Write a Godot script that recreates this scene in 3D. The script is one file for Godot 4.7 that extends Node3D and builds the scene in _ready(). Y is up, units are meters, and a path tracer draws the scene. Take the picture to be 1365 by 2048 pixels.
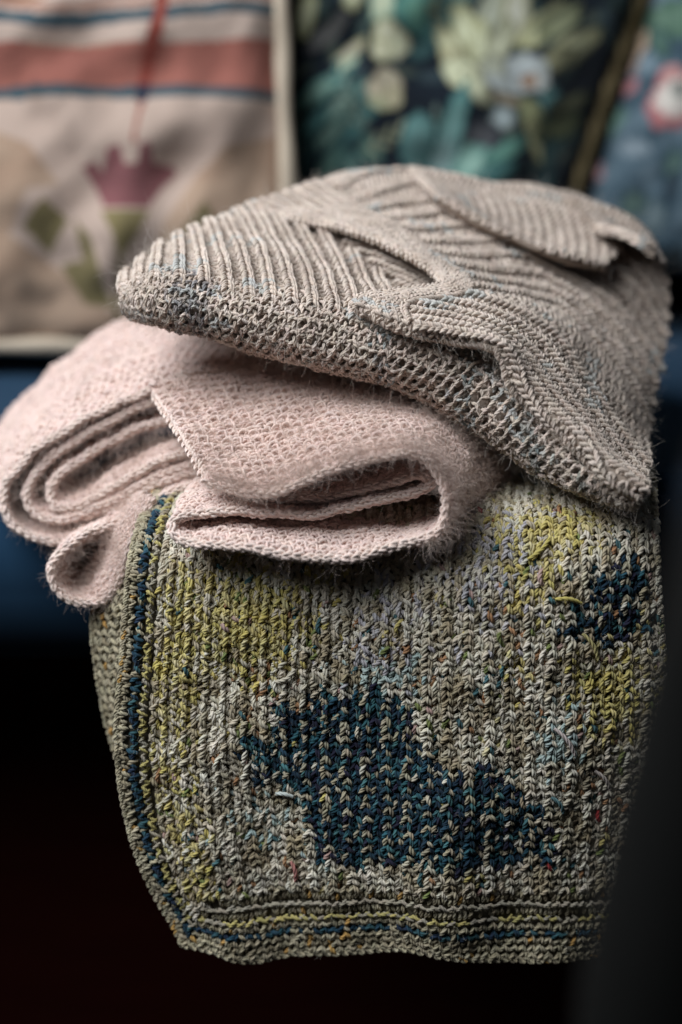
extends Node3D
# A stack of folded knits (taupe shawl on a pink mohair scarf on a speckled blanket) on the edge of a navy seat, with three
# printed pillows behind. Units are metres; stitches are authored in millimetres and scaled by 0.001.

var rng := RandomNumberGenerator.new()
var noise := FastNoiseLite.new()
var fine := FastNoiseLite.new()


func _ready() -> void:
	rng.seed = 77
	noise.seed = 5
	noise.frequency = 1.0
	noise.fractal_octaves = 3
	fine.seed = 9
	fine.frequency = 1.0
	camera_and_light()
	setting()
	pillows()
	make_blanket()
	make_scarf()
	make_shawl()
	make_post()


# ---------------------------------------------------------------- camera, light
func camera_and_light() -> void:
	var cam := Camera3D.new()
	cam.name = "camera"
	cam.fov = 38.0
	cam.near = 0.01
	cam.far = 20.0
	add_child(cam)
	cam.position = Vector3(0, 0.19041, 0.60063)
	cam.rotation_degrees = Vector3(-18, 0, 0)
	var lens := CameraAttributesPhysical.new()
	lens.frustum_focal_length = 34.85
	lens.exposure_aperture = 1.8
	lens.frustum_focus_distance = 0.592
	cam.attributes = lens
	var env := Environment.new()
	env.background_mode = Environment.BG_COLOR
	env.background_color = Color(0.62, 0.66, 0.72)
	env.background_energy_multiplier = 0.05
	env.tonemap_mode = Environment.TONE_MAPPER_LINEAR
	env.tonemap_exposure = 1.0
	env.sdfgi_enabled = true
	env.ssao_enabled = true
	env.ssil_enabled = true
	var we := WorldEnvironment.new()
	we.name = "world_environment"
	we.environment = env
	add_child(we)
	# daylight from one window, up and to the left of the seat
	var win := AreaLight3D.new()
	win.name = "window_daylight"
	win.area_size = Vector2(0.7, 0.7)
	win.light_color = Color(0.955, 0.98, 1.0)
	win.light_energy = 1.72
	win.area_range = 6.0
	win.shadow_enabled = true
	add_child(win)
	win.look_at_from_position(Vector3(-0.52, 0.80, 0.23), Vector3(0, 0.03, 0.0))


# ---------------------------------------------------------------- naming
func thing(called: String, label: String, category: String, at: Vector3) -> Node3D:
	var o := Node3D.new()
	o.name = called
	add_child(o, true)
	o.position = at
	o.set_meta("label", label)
	o.set_meta("category", category)
	return o


func part(called: String, m: Mesh, mat: Material, parent: Node3D, label := "") -> MeshInstance3D:
	var o := MeshInstance3D.new()
	o.name = called
	o.mesh = m
	o.material_override = mat
	parent.add_child(o, true)
	var away := parent
	var back := Vector3.ZERO
	while away != self:
		back -= away.position
		away = away.get_parent()
	if parent.get_parent() == self and parent.basis.is_equal_approx(Basis()):
		o.position = back
	if label:
		o.set_meta("label", label)
	return o


func col(r: float, g: float, b: float) -> Color:
	var grey := 0.3 * r + 0.6 * g + 0.1 * b
	return Color(lerpf(r, grey, 0.12) / 255.0, lerpf(g, grey, 0.12) / 255.0, lerpf(b, grey, 0.12) / 255.0).srgb_to_linear()


func cloth(c: Color, rough := 0.92, sheen := 0.35) -> StandardMaterial3D:
	var m := StandardMaterial3D.new()
	m.albedo_color = c.linear_to_srgb()
	m.roughness = rough
	m.metallic_specular = 0.25
	m.rim_enabled = true
	m.rim = sheen
	m.rim_tint = 0.6
	return m


func yarn_material(sheen := 0.3) -> StandardMaterial3D:
	var m := cloth(Color.WHITE, 0.88, sheen)
	m.vertex_color_use_as_albedo = true
	return m


# ---------------------------------------------------------------- mesh building
class Builder:
	var v := PackedVector3Array()
	var n := PackedVector3Array()
	var uv := PackedVector2Array()
	var ix := PackedInt32Array()

	func vert(p: Vector3, q: Vector3, t := Vector2.ZERO) -> int:
		v.append(p)
		n.append(q)
		uv.append(t)
		return v.size() - 1

	func tri(a: int, b: int, c: int) -> void:
		var f := (v[c] - v[a]).cross(v[b] - v[a])
		if f.dot(n[a] + n[b] + n[c]) < 0.0:
			ix.append_array(PackedInt32Array([a, c, b]))
		else:
			ix.append_array(PackedInt32Array([a, b, c]))

	func quad(a: int, b: int, c: int, d: int) -> void:
		tri(a, b, c)
		tri(a, c, d)

	func tube(path: Array, radius: Array, sides: int) -> void:
		var side := Vector3.ZERO
		var ring0 := -1
		for k in path.size():
			var a: Vector3 = path[maxi(k - 1, 0)]
			var b: Vector3 = path[mini(k + 1, path.size() - 1)]
			var t := (b - a).normalized()
			if side == Vector3.ZERO:
				side = t.cross(Vector3.BACK if absf(t.z) < 0.9 else Vector3.RIGHT).normalized()
			side = (side - t * side.dot(t)).normalized()
			var up := t.cross(side)
			var first := v.size()
			for s in sides:
				var q := side * cos(TAU * s / sides) + up * sin(TAU * s / sides)
				vert(path[k] + q * radius[k], q, Vector2(float(s) / sides, float(k) / path.size()))
			if ring0 >= 0:
				for s in sides:
					quad(ring0 + s, ring0 + (s + 1) % sides, first + (s + 1) % sides, first + s)
			if k == 0 or k == path.size() - 1:
				var e := vert(path[k], -t if k == 0 else t)
				for s in sides:
					tri(e, first + s, first + (s + 1) % sides)
			ring0 = first

	func made() -> ArrayMesh:
		var arrays := []
		arrays.resize(Mesh.ARRAY_MAX)
		arrays[Mesh.ARRAY_VERTEX] = v
		arrays[Mesh.ARRAY_NORMAL] = n
		arrays[Mesh.ARRAY_TEX_UV] = uv
		arrays[Mesh.ARRAY_INDEX] = ix
		var m := ArrayMesh.new()
		m.add_surface_from_arrays(Mesh.PRIMITIVE_TRIANGLES, arrays)
		return m


# A smooth cloth surface through rows of points: u runs along a row, v from the first row to the last.
class Field:
	var nu := 0
	var nv := 0
	var p := PackedVector3Array()
	var n := PackedVector3Array()

	static func spline(c: Array, t: float) -> Vector3:
		var last := c.size() - 1
		var x := clampf(t, 0.0, 1.0) * last
		var k := mini(int(x), last - 1)
		var f := x - k
		var b: Vector3 = c[k]
		var d: Vector3 = c[k + 1]
		var a: Vector3 = c[k - 1] if k > 0 else b * 2.0 - d
		var e: Vector3 = c[k + 2] if k + 2 <= last else d * 2.0 - b
		return 0.5 * ((2.0 * b) + (d - a) * f + (2.0 * a - 5.0 * b + 4.0 * d - e) * f * f + (3.0 * b - a - 3.0 * d + e) * f * f * f)

	static func even(line: Callable, count: int) -> PackedFloat32Array:
		var cum := PackedFloat32Array([0.0])
		var was: Vector3 = line.call(0.0)
		for k in 200:
			var now: Vector3 = line.call((k + 1) / 200.0)
			cum.append(cum[k] + was.distance_to(now))
			was = now
		var out := PackedFloat32Array()
		var k := 0
		for i in count:
			var want := cum[200] * i / (count - 1)
			while k < 199 and cum[k + 1] < want:
				k += 1
			out.append((k + clampf((want - cum[k]) / maxf(cum[k + 1] - cum[k], 1e-9), 0.0, 1.0)) / 200.0)
		return out

	func _init(rows: Array, a: int, b: int, even_u := false, even_v := false, wave: FastNoiseLite = null, amp := 0.0, freq := 40.0) -> void:
		nu = a
		nv = b
		var us := PackedFloat32Array()
		var vs := PackedFloat32Array()
		for i in nu:
			us.append(i / (nu - 1.0))
		for j in nv:
			vs.append(j / (nv - 1.0))
		var mid: Array = rows[rows.size() / 2]
		if even_u:
			us = even(func(t): return spline(mid, t), nu)
		if even_v:
			var cm := []
			for r in rows:
				cm.append(spline(r, 0.5))
			vs = even(func(t): return spline(cm, t), nv)
		p.resize(nu * nv)
		n.resize(nu * nv)
		for i in nu:
			var c := []
			for r in rows:
				c.append(spline(r, us[i]))
			for j in nv:
				p[j * nu + i] = spline(c, vs[j])
		normals()
		if wave:
			for k in nu * nv:
				var q := p[k] * freq
				p[k] += n[k] * wave.get_noise_3d(q.x, q.y, q.z) * amp
			normals()

	func normals() -> void:
		for j in nv:
			for i in nu:
				var du := p[j * nu + mini(i + 1, nu - 1)] - p[j * nu + maxi(i - 1, 0)]
				var dv := p[mini(j + 1, nv - 1) * nu + i] - p[maxi(j - 1, 0) * nu + i]
				n[j * nu + i] = dv.cross(du).normalized()

	func look(a: PackedVector3Array, u: float, v: float) -> Vector3:
		var x := clampf(u, 0.0, 1.0) * (nu - 1)
		var y := clampf(v, 0.0, 1.0) * (nv - 1)
		var i := mini(int(x), nu - 2)
		var j := mini(int(y), nv - 2)
		var k := j * nu + i
		return a[k].lerp(a[k + 1], x - i).lerp(a[k + nu].lerp(a[k + nu + 1], x - i), y - j)

	func at(u: float, v: float) -> Vector3:
		return look(p, u, v)

	func normal(u: float, v: float) -> Vector3:
		return look(n, u, v).normalized()

	func du(u: float, v: float) -> Vector3:
		var e := 0.5 / (nu - 1)
		return (look(p, minf(u + e, 1.0), v) - look(p, maxf(u - e, 0.0), v)) / (minf(u + e, 1.0) - maxf(u - e, 0.0))

	func dv(u: float, v: float) -> Vector3:
		var e := 0.5 / (nv - 1)
		return (look(p, u, minf(v + e, 1.0)) - look(p, u, maxf(v - e, 0.0))) / (minf(v + e, 1.0) - maxf(v - e, 0.0))

	func slab(thick: float, lift := 0.0) -> ArrayMesh:
		var b := Builder.new()
		var h := thick * 0.5
		for s in [1.0, -1.0]:
			var first := b.v.size()
			for k in nu * nv:
				b.vert(p[k] + n[k] * (lift + h * s), n[k] * s, Vector2(float(k % nu) / nu, float(k / nu) / nv))
			for j in nv - 1:
				for i in nu - 1:
					var k := first + j * nu + i
					b.quad(k, k + 1, k + nu + 1, k + nu)
		var rim := []
		for i in nu:
			rim.append(i)
		for j in range(1, nv):
			rim.append(j * nu + nu - 1)
		for i in range(nu - 2, -1, -1):
			rim.append((nv - 1) * nu + i)
		for j in range(nv - 2, 0, -1):
			rim.append(j * nu)
		for r in rim.size():
			var k: int = rim[r]
			var k2: int = rim[(r + 1) % rim.size()]
			var mid := p[(nv / 2) * nu + nu / 2]
			var o := (p[k2] - p[k]).cross(n[k]).normalized()
			if o.dot(p[k] - look(p, lerpf(float(k % nu) / (nu - 1), 0.5, 0.1), lerpf(float(k / nu) / (nv - 1), 0.5, 0.1))) < 0.0:
				o = -o
			b.quad(b.vert(p[k] + n[k] * (lift + h), o), b.vert(p[k2] + n[k2] * (lift + h), o), b.vert(p[k2] + n[k2] * (lift - h), o), b.vert(p[k] + n[k] * (lift - h), o))
		return b.made()


# Many like stitches of one part, gathered and then written as copies of a few yarn shapes.
class Batch:
	var shapes: Array
	var where := []
	var tint := []
	var which := []

	func _init(s: Array) -> void:
		shapes = s

	func add(t: Transform3D, c: Color, k: int) -> void:
		where.append(t)
		tint.append(c)
		which.append(k % shapes.size())


func flush(b: Batch, called: String, mat: Material, parent: Node3D) -> void:
	for k in b.shapes.size():
		var mine := []
		for i in b.where.size():
			if b.which[i] == k:
				mine.append(i)
		if mine.is_empty():
			continue
		var mm := MultiMesh.new()
		mm.transform_format = MultiMesh.TRANSFORM_3D
		mm.use_colors = true
		mm.mesh = b.shapes[k]
		mm.instance_count = mine.size()
		for i in mine.size():
			mm.set_instance_transform(i, b.where[mine[i]])
			mm.set_instance_color(i, b.tint[mine[i]])
		var o := MultiMeshInstance3D.new()
		o.name = called
		o.multimesh = mm
		o.material_override = mat
		parent.add_child(o, true)
		o.position = -parent.position
		o.set_meta("kind", "stuff")


# Plied yarn along a path (millimetres): the plies are strands of their own, twisted round each other.
func plied(path: Callable, radius: float, plies: int, turns: float, steps: int, taper := 0.55) -> ArrayMesh:
	var b := Builder.new()
	for k in plies:
		var line := []
		var thick := []
		for i in steps + 1:
			var s := float(i) / steps
			var c: Vector3 = path.call(s)
			var t: Vector3 = (path.call(minf(s + 0.02, 1.0)) - path.call(maxf(s - 0.02, 0.0))).normalized()
			var x := t.cross(Vector3.BACK if absf(t.z) < 0.95 else Vector3.RIGHT).normalized()
			var y := t.cross(x)
			var a := TAU * (turns * s + float(k) / plies)
			var w := lerpf(taper, 1.0, pow(sin(PI * clampf(s, 0.0, 1.0)), 0.5))
			line.append(c + (x * cos(a) + y * sin(a)) * radius * 0.5 * w)
			thick.append(radius * (0.62 if plies == 2 else 0.55) * w)
		b.tube(line, thick, 7)
	return b.made()


# a short leg of a stitch: straight to slightly bowed, its ends dipping under its neighbours
func grains(count: int, length: float, radius: float, plies := 3) -> Array:
	var out := []
	for k in count:
		var bend := rng.randf_range(-0.35, 0.35) * radius
		var long := length * rng.randf_range(0.9, 1.12)
		var arch := radius * rng.randf_range(0.7, 1.1)
		out.append(plied(func(s): return Vector3(bend * sin(PI * s), (s - 0.5) * long, arch * (sin(PI * s) - 0.6)), radius * rng.randf_range(0.92, 1.08), plies, length / radius * 0.16 * rng.randf_range(0.8, 1.2), 11))
	return out


# the bump of a purl stitch: an arc over the row below
func arcs(count: int, wide: float, high: float, radius: float, plies := 2) -> Array:
	var out := []
	for k in count:
		var w := wide * rng.randf_range(0.92, 1.1)
		var h := high * rng.randf_range(0.85, 1.2)
		var skew := rng.randf_range(-0.15, 0.15) * wide
		out.append(plied(func(s): return Vector3((s - 0.5) * w * (1.0 + 0.12 * sin(TAU * s)) + skew * sin(PI * s), h * (sin(PI * s) - 0.5), radius * (sin(PI * s) * 1.4 - 0.9)), radius, plies, wide / radius * 0.2, 12))
	return out


# a tuft of loose curling fibres standing off the cloth
func tufts(count: int, fibres: int, long: float, radius: float) -> Array:
	var out := []
	for k in count:
		var b := Builder.new()
		for f in fibres:
			var a := rng.randf() * TAU
			var dir := Vector3(cos(a), sin(a), rng.randf_range(0.25, 1.0)).normalized()
			var turn := Vector3(rng.randf_range(-1, 1), rng.randf_range(-1, 1), rng.randf_range(-1, 1)).normalized()
			var q := Vector3(rng.randf_range(-1.5, 1.5), rng.randf_range(-1.5, 1.5), -0.3)
			var line := [q]
			var thick := [radius]
			var l: float = long * rng.randf_range(0.4, 1.3)
			var curl := rng.randf_range(0.15, 0.6)
			for s in 6:
				dir = dir.rotated(turn, curl * rng.randf_range(0.3, 1.5)).normalized()
				q += dir * l / 6.0
				line.append(q)
				thick.append(radius * (1.0 - 0.1 * s))
			b.tube(line, thick, 3)
		out.append(b.made())
	return out


# Where a stitch sits: on the field at (u, v), turned by ang, on the front (side 1) or the back (-1) of the cloth.
func spot(f: Field, u: float, v: float, ang: float, lift: float, sc := 1.0, side := 1.0, tip := 0.0) -> Transform3D:
	var n := f.normal(u, v) * side
	var t := f.du(u, v)
	t = (t - n * t.dot(n)).normalized() * side
	var b := n.cross(t)
	var x := t * cos(ang) + b * sin(ang)
	var y := b * cos(ang) - t * sin(ang)
	if tip != 0.0:
		y = y.rotated(x, tip)
		n = n.rotated(x, tip)
	var m := 0.001 * sc
	return Transform3D(Basis(x * m, y * m, n * m), f.at(u, v) + f.normal(u, v) * side * lift)


func jit(a: float) -> float:
	return rng.randf_range(-a, a)


func vary(c: Color, a: float) -> Color:
	var k := 1.0 + jit(a)
	return Color(c.r * k * (1.0 + jit(a * 0.25)), c.g * k, c.b * k * (1.0 + jit(a * 0.25)))


# rows of (u, v, row, column) spots about wide by high metres apart over a part of a field
func cells(f: Field, u0: float, u1: float, v0: float, v1: float, wide: float, high: float, stagger := 0.5) -> Array:
	var out := []
	var vs := []
	var v := v0
	var um := (u0 + u1) * 0.5
	while v < v1:
		vs.append(v)
		v += high / maxf(f.dv(um, v).length(), 1e-4)
	for r in vs.size():
		var u: float = u0 + (stagger if r % 2 else 0.0) * wide / maxf(f.du(u0, vs[r]).length(), 1e-4)
		var c := 0
		while u < u1:
			out.append([u, vs[r], r, c])
			u += wide / maxf(f.du(u, vs[r]).length(), 0.01)
			c += 1
	return out


# a raised rib: a braid of paired legs along a line of (u, v) points
func rib(f: Field, b: Batch, from: Vector2, to: Vector2, pitch: float, half: float, lift: float, sc: float, tint: Callable, bow := Vector2.ZERO) -> void:
	var t := 0.0
	while t <= 1.0:
		var q := from.lerp(to, t) + bow * sin(PI * t)
		var d := (to - from) + bow * PI * cos(PI * t)
		var du := f.du(q.x, q.y)
		var dv := f.dv(q.x, q.y)
		var along := du * d.x + dv * d.y
		var n := f.normal(q.x, q.y)
		var tu := (du - n * du.dot(n)).normalized()
		var up := n.cross(tu)
		var ang := atan2(-along.dot(tu), along.dot(up))
		var across := along.cross(n).normalized()
		for s in [-1.0, 1.0]:
			var w := spot(f, q.x, q.y, ang + s * 0.6 + jit(0.10), lift + jit(0.0002), sc * rng.randf_range(0.93, 1.07))
			w.origin += across * s * half
			b.add(w, tint.call(q.x, q.y), rng.randi())
		t += pitch / maxf(along.length(), 1e-4)


# a chain of slanting legs along an edge of the cloth: v fixed (along_u) or u fixed
func chain_edge(f: Field, b: Batch, along_u: bool, at: float, from: float, to: float, pitch: float, sc: float, tint: Callable, lift := 0.0012, both := true) -> void:
	var s := from
	while s <= to:
		var u := s if along_u else at
		var v := at if along_u else s
		var step := pitch / maxf((f.du(u, v) if along_u else f.dv(u, v)).length(), 1e-3)
		var turn := PI / 2 if along_u else 0.0
		for side in ([1.0, -1.0] if both else [1.0]):
			b.add(spot(f, u, v, turn + 0.38 + jit(0.1), lift, sc, side), tint.call(u, v), rng.randi())
		# the leg that shows on the very edge
		var w := spot(f, u, v, turn - 0.3 + jit(0.1), 0.0, sc)
		var out := (f.at(u, v) - (f.at(u, lerpf(v, 0.5, 0.06)) if along_u else f.at(lerpf(u, 0.5, 0.06), v))).normalized()
		w.basis = Basis(w.basis.y.normalized().cross(out), w.basis.y.normalized(), out).orthonormalized() * Basis.from_scale(Vector3.ONE * 0.001 * sc)
		w.origin += out * 0.0006
		b.add(w, tint.call(u, v), rng.randi())
		s += step


func fuzz(f: Field, b: Batch, count: int, u0: float, u1: float, v0: float, v1: float, tint: Color, both := true, lift := 0.001) -> void:
	for k in count:
		var side := -1.0 if both and rng.randf() < 0.4 else 1.0
		b.add(spot(f, rng.randf_range(u0, u1), rng.randf_range(v0, v1), rng.randf() * TAU, lift, rng.randf_range(0.6, 1.3), side, jit(0.5)), vary(tint, 0.12), rng.randi())


# ---------------------------------------------------------------- bench, seat, floor, post
func wood(c: Color) -> StandardMaterial3D:
	var m := StandardMaterial3D.new()
	var t := NoiseTexture2D.new()
	t.width = 512
	t.height = 512
	t.seamless = true
	var n := FastNoiseLite.new()
	n.seed = 21
	n.frequency = 0.012
	n.fractal_octaves = 4
	t.noise = n
	var ramp := Gradient.new()
	ramp.set_color(0, c.darkened(0.2).linear_to_srgb())
	ramp.set_color(1, c.linear_to_srgb())
	t.color_ramp = ramp
	m.albedo_texture = t
	m.uv1_triplanar = true
	m.uv1_world_triplanar = true
	m.uv1_scale = Vector3(1.5, 9.0, 1.5)
	m.roughness = 0.6
	m.metallic_specular = 0.2
	return m


func box(lo: Vector3, hi: Vector3, r: float, steps := 4) -> ArrayMesh:
	# a box with rounded edges: points of a subdivided cube pushed out from a smaller core
	var b := Builder.new()
	var half := (hi - lo) * 0.5
	var mid := (hi + lo) * 0.5
	var axes := [Vector3.RIGHT, Vector3.UP, Vector3.BACK]
	var lines := []
	for a in 3:
		var l := []
		for k in steps + 1:
			l.append(-half[a] + r - r * cos(PI / 2 * k / steps))
		for k in 9:
			l.append(lerpf(-half[a] + r, half[a] - r, (k + 1) / 10.0))
		for k in steps + 1:
			l.append(half[a] - r + r * sin(PI / 2 * k / steps))
		lines.append(l)
	for a in 3:
		for s in [-1.0, 1.0]:
			var i1 := (a + 1) % 3
			var i2 := (a + 2) % 3
			var first := b.v.size()
			var w: int = lines[i1].size()
			for y in lines[i2].size():
				for x in w:
					var p := Vector3.ZERO
					p[a] = half[a] * s
					p[i1] = lines[i1][x]
					p[i2] = lines[i2][y]
					var core := p.clamp(-half + Vector3.ONE * r, half - Vector3.ONE * r)
					var d := (p - core).normalized()
					b.vert(mid + core + d * r, d, Vector2(p[i1], p[i2]))
			for y in lines[i2].size() - 1:
				for x in w - 1:
					var k: int = first + y * w + x
					b.quad(k, k + 1, k + w + 1, k + w)
	return b.made()


func setting() -> void:
	var dark := wood(col(50, 13, 8))
	var floor_mesh := BoxMesh.new()
	floor_mesh.size = Vector3(4, 0.04, 4)
	var fl := MeshInstance3D.new()
	fl.name = "floor"
	fl.mesh = floor_mesh
	fl.material_override = wood(col(22, 14, 11))
	fl.position = Vector3(0, -0.49, 0.6)
	fl.set_meta("kind", "structure")
	fl.set_meta("label", "dark floor under the bench")
	add_child(fl)
	var bench := thing("wooden_bench", "dark red-brown wooden bench below and behind the navy seat cushion", "bench", Vector3(0, -0.47, -0.2))
	part("front_panel", box(Vector3(-0.75, -0.45, -0.145), Vector3(0.75, -0.126, -0.12), 0.006), dark, bench)
	part("seat_board", box(Vector3(-0.75, -0.125, -0.52), Vector3(0.75, -0.099, -0.10), 0.008), dark, bench)
	part("skirting_board", box(Vector3(-0.75, -0.47, -0.119), Vector3(0.75, -0.40, -0.10), 0.006), dark, bench)
	part("back_panel", box(Vector3(-0.75, -0.45, -0.56), Vector3(0.75, 0.5, -0.53), 0.008), cloth(col(24, 30, 38)), bench)
	var seat := thing("seat_cushion", "navy blue seat cushion under the stack of knits", "cushion", Vector3(0, -0.094, -0.25))
	var rows := []
	var b := Builder.new()
	var navy := cloth(col(19, 50, 76), 0.9, 0.9)
	part("cover", box(Vector3(-0.62, -0.0965, -0.50), Vector3(0.6, -0.004, -0.022), 0.044, 8), navy, seat)


func make_post() -> void:
	var m := cloth(col(18, 18, 17), 0.75, 0.0)
	var o := thing("dark_post", "dark upright post leaning close to the lens at lower right, far out of focus", "post", Vector3(0.0873, -0.0697, 0.3200))
	var b := Builder.new()
	var line := []
	var thick := []
	var c := [Vector3(0.0877, -0.1257, 0.3100), Vector3(0.0803, -0.0347, 0.3200), Vector3(0.0795, 0.0016, 0.3250), Vector3(0.0811, 0.0349, 0.3300), Vector3(0.0828, 0.0654, 0.3350), Vector3(0.0834, 0.0883, 0.3400), Vector3(0.0848, 0.1080, 0.3400), Vector3(0.0858, 0.1213, 0.3400)]
	for k in 40:
		var s := k / 39.0
		line.append(Field.spline(c, s))
		thick.append(lerpf(0.0290, 0.0190, s) * (1.0 if s < 0.93 else sqrt(maxf(0.05, 1.0 - pow((s - 0.93) / 0.075, 2.0)))))
	b.tube(line, thick, 20)
	part("upright", b.made(), m, o)


# ---------------------------------------------------------------- pillows
# A print: an image that covers a square of the pillow's face, painted with blots and lines given in metres on that face.
class Print:
	var im: Image
	var size := 0.42
	var mid := Vector2.ZERO
	var px := 512
	var grain: FastNoiseLite

	func _init(base: Color, s: float, m: Vector2, g: FastNoiseLite, mottle := 0.0, other := Color.BLACK) -> void:
		size = s
		mid = m
		grain = g
		im = Image.create(px, px, false, Image.FORMAT_RGB8)
		im.fill(base)
		if mottle > 0.0:
			for y in px:
				for x in px:
					var k: float = clampf(g.get_noise_2d(x * 0.02, y * 0.02) * 1.6 + 0.35, 0.0, 1.0) * mottle
					im.set_pixel(x, y, base.lerp(other, k))

	func place(q: Vector2) -> Vector2:
		return Vector2((q.x - mid.x) / size + 0.5, 0.5 - (q.y - mid.y) / size) * px

	func blot(at: Vector2, rx: float, ry: float, turn: float, c: Color, edge: Color, rough := 0.25) -> void:
		var o := place(at)
		var k: float = px / size
		var r := maxf(rx, ry) * k * 1.3
		var seed := at.x * 900.0 + at.y * 700.0
		for y in range(maxi(0, int(o.y - r)), mini(px, int(o.y + r) + 1)):
			for x in range(maxi(0, int(o.x - r)), mini(px, int(o.x + r) + 1)):
				var d := Vector2(x - o.x, o.y - y).rotated(-deg_to_rad(turn)) / k
				var e := Vector2(d.x / rx, d.y / ry)
				var l := e.length() + grain.get_noise_2d(e.angle() * 1.2 + seed, seed) * rough
				if l < 1.0:
					# veins and shading threads of the printed petal run along its length
					var vein := 0.5 + 0.5 * sin(e.x * 9.0 + e.y * 2.0 + seed)
					im.set_pixel(x, y, c.lightened(0.12).lerp(edge, clampf(l * l * 0.75 + vein * 0.35 - 0.08, 0.0, 1.0)))

	func line(pts: Array, wide: float, c: Color, ragged := 0.0) -> void:
		for k in pts.size() - 1:
			var a := place(pts[k])
			var b := place(pts[k + 1])
			var n := int(a.distance_to(b)) + 1
			var w := wide * px / size * 0.5
			for i in n + 1:
				var q := a.lerp(b, float(i) / n)
				var ww := w * (1.0 + ragged * grain.get_noise_2d(q.x * 0.3, q.y * 0.3))
				im.fill_rect(Rect2i(int(q.x - ww), int(q.y - ww), maxi(1, int(2 * ww)), maxi(1, int(2 * ww))), c)

	func poly(pts: Array, c: Color, dither := 0.12) -> void:
		var q := PackedVector2Array()
		var lo := Vector2(1e9, 1e9)
		var hi := -lo
		for p in pts:
			var t := place(p)
			q.append(t)
			lo = lo.min(t)
			hi = hi.max(t)
		for y in range(maxi(0, int(lo.y)), mini(px, int(hi.y) + 1)):
			for x in range(maxi(0, int(lo.x)), mini(px, int(hi.x) + 1)):
				if Geometry2D.is_point_in_polygon(Vector2(x, y), q):
					im.set_pixel(x, y, c.lightened(dither * (0.5 + grain.get_noise_2d(x * 0.8, y * 0.8))))

	func material() -> StandardMaterial3D:
		var m := StandardMaterial3D.new()
		m.albedo_texture = ImageTexture.create_from_image(im)
		m.roughness = 0.95
		m.metallic_specular = 0.2
		m.rim_enabled = true
		m.rim = 0.3
		return m


func s8(r: float, g: float, b: float) -> Color:
	var grey := 0.3 * r + 0.6 * g + 0.1 * b
	return Color(lerpf(r, grey, 0.28) / 255.0, lerpf(g, grey, 0.28) / 255.0, lerpf(b, grey, 0.28) / 255.0)


func pillow_height(s: float, t: float) -> float:
	return pow(maxf(0.0, (1.0 - pow(absf(s), 2.6)) * (1.0 - pow(absf(t), 2.6))), 0.42)


func pillow_edge(s: float, t: float, half: Vector2) -> Vector2:
	# the sides draw in between the corners
	return Vector2(s * half.x * (1.0 - 0.035 * (1.0 - t * t)), t * half.y * (1.0 - 0.035 * (1.0 - s * s)))


func pillow(called: String, label: String, face: Transform3D, mid: Vector2, wide: float, thick: float, mat: Material) -> Node3D:
	var half := Vector2(wide, wide) * 0.5
	var o := Node3D.new()
	o.name = called
	add_child(o, true)
	o.transform = Transform3D(face.basis, face.origin + face.basis * Vector3(mid.x, mid.y, -thick * 0.36))
	o.set_meta("label", label)
	o.set_meta("category", "pillow")
	for s in [1.0, -1.0]:
		var b := Builder.new()
		var w := 61
		var pts := []
		for j in w:
			for i in w:
				var x := sin((i / 60.0 - 0.5) * PI)
				var y := sin((j / 60.0 - 0.5) * PI)
				var e := pillow_edge(x, y, half)
				var q := e + mid
				var h := pillow_height(x, y)
				var puck := noise.get_noise_2d(q.x * 16.0 + mid.x * 50.0, q.y * 16.0) * 0.018 * h
				pts.append(Vector3(e.x, e.y, s * (h * thick * 0.5 + puck)))
		for j in w:
			for i in w:
				var du: Vector3 = pts[j * w + mini(i + 1, w - 1)] - pts[j * w + maxi(i - 1, 0)]
				var dv: Vector3 = pts[mini(j + 1, w - 1) * w + i] - pts[maxi(j - 1, 0) * w + i]
				var p: Vector3 = pts[j * w + i]
				b.vert(p, (du.cross(dv) * s).normalized(), Vector2(p.x / wide + 0.5, 0.5 - p.y / wide))
		for j in w - 1:
			for i in w - 1:
				b.quad(j * w + i, j * w + i + 1, (j + 1) * w + i + 1, (j + 1) * w + i)
		part("front_cover" if s > 0 else "back_cover", b.made(), mat, o)
	return o


func welt(wide: float, count: int) -> Array:
	var half := Vector2(wide, wide) * 0.5
	var line := []
	for k in count + 1:
		var a := fposmod(4.0 * k / count, 4.0)
		var e := Vector2(1.0, a * 2.0 - 1.0)
		if a >= 3.0:
			e = Vector2(-1.0 + (a - 3.0) * 2.0, -1.0)
		elif a >= 2.0:
			e = Vector2(-1.0, 1.0 - (a - 2.0) * 2.0)
		elif a >= 1.0:
			e = Vector2(1.0 - (a - 1.0) * 2.0, 1.0)
		e = e.clampf(-0.985, 0.985) if absf(e.x) > 0.985 and absf(e.y) > 0.985 else e
		var q := pillow_edge(e.x, e.y, half)
		line.append(Vector3(q.x, q.y, 0.0015 * sin(k * 0.9)))
	return line


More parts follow.
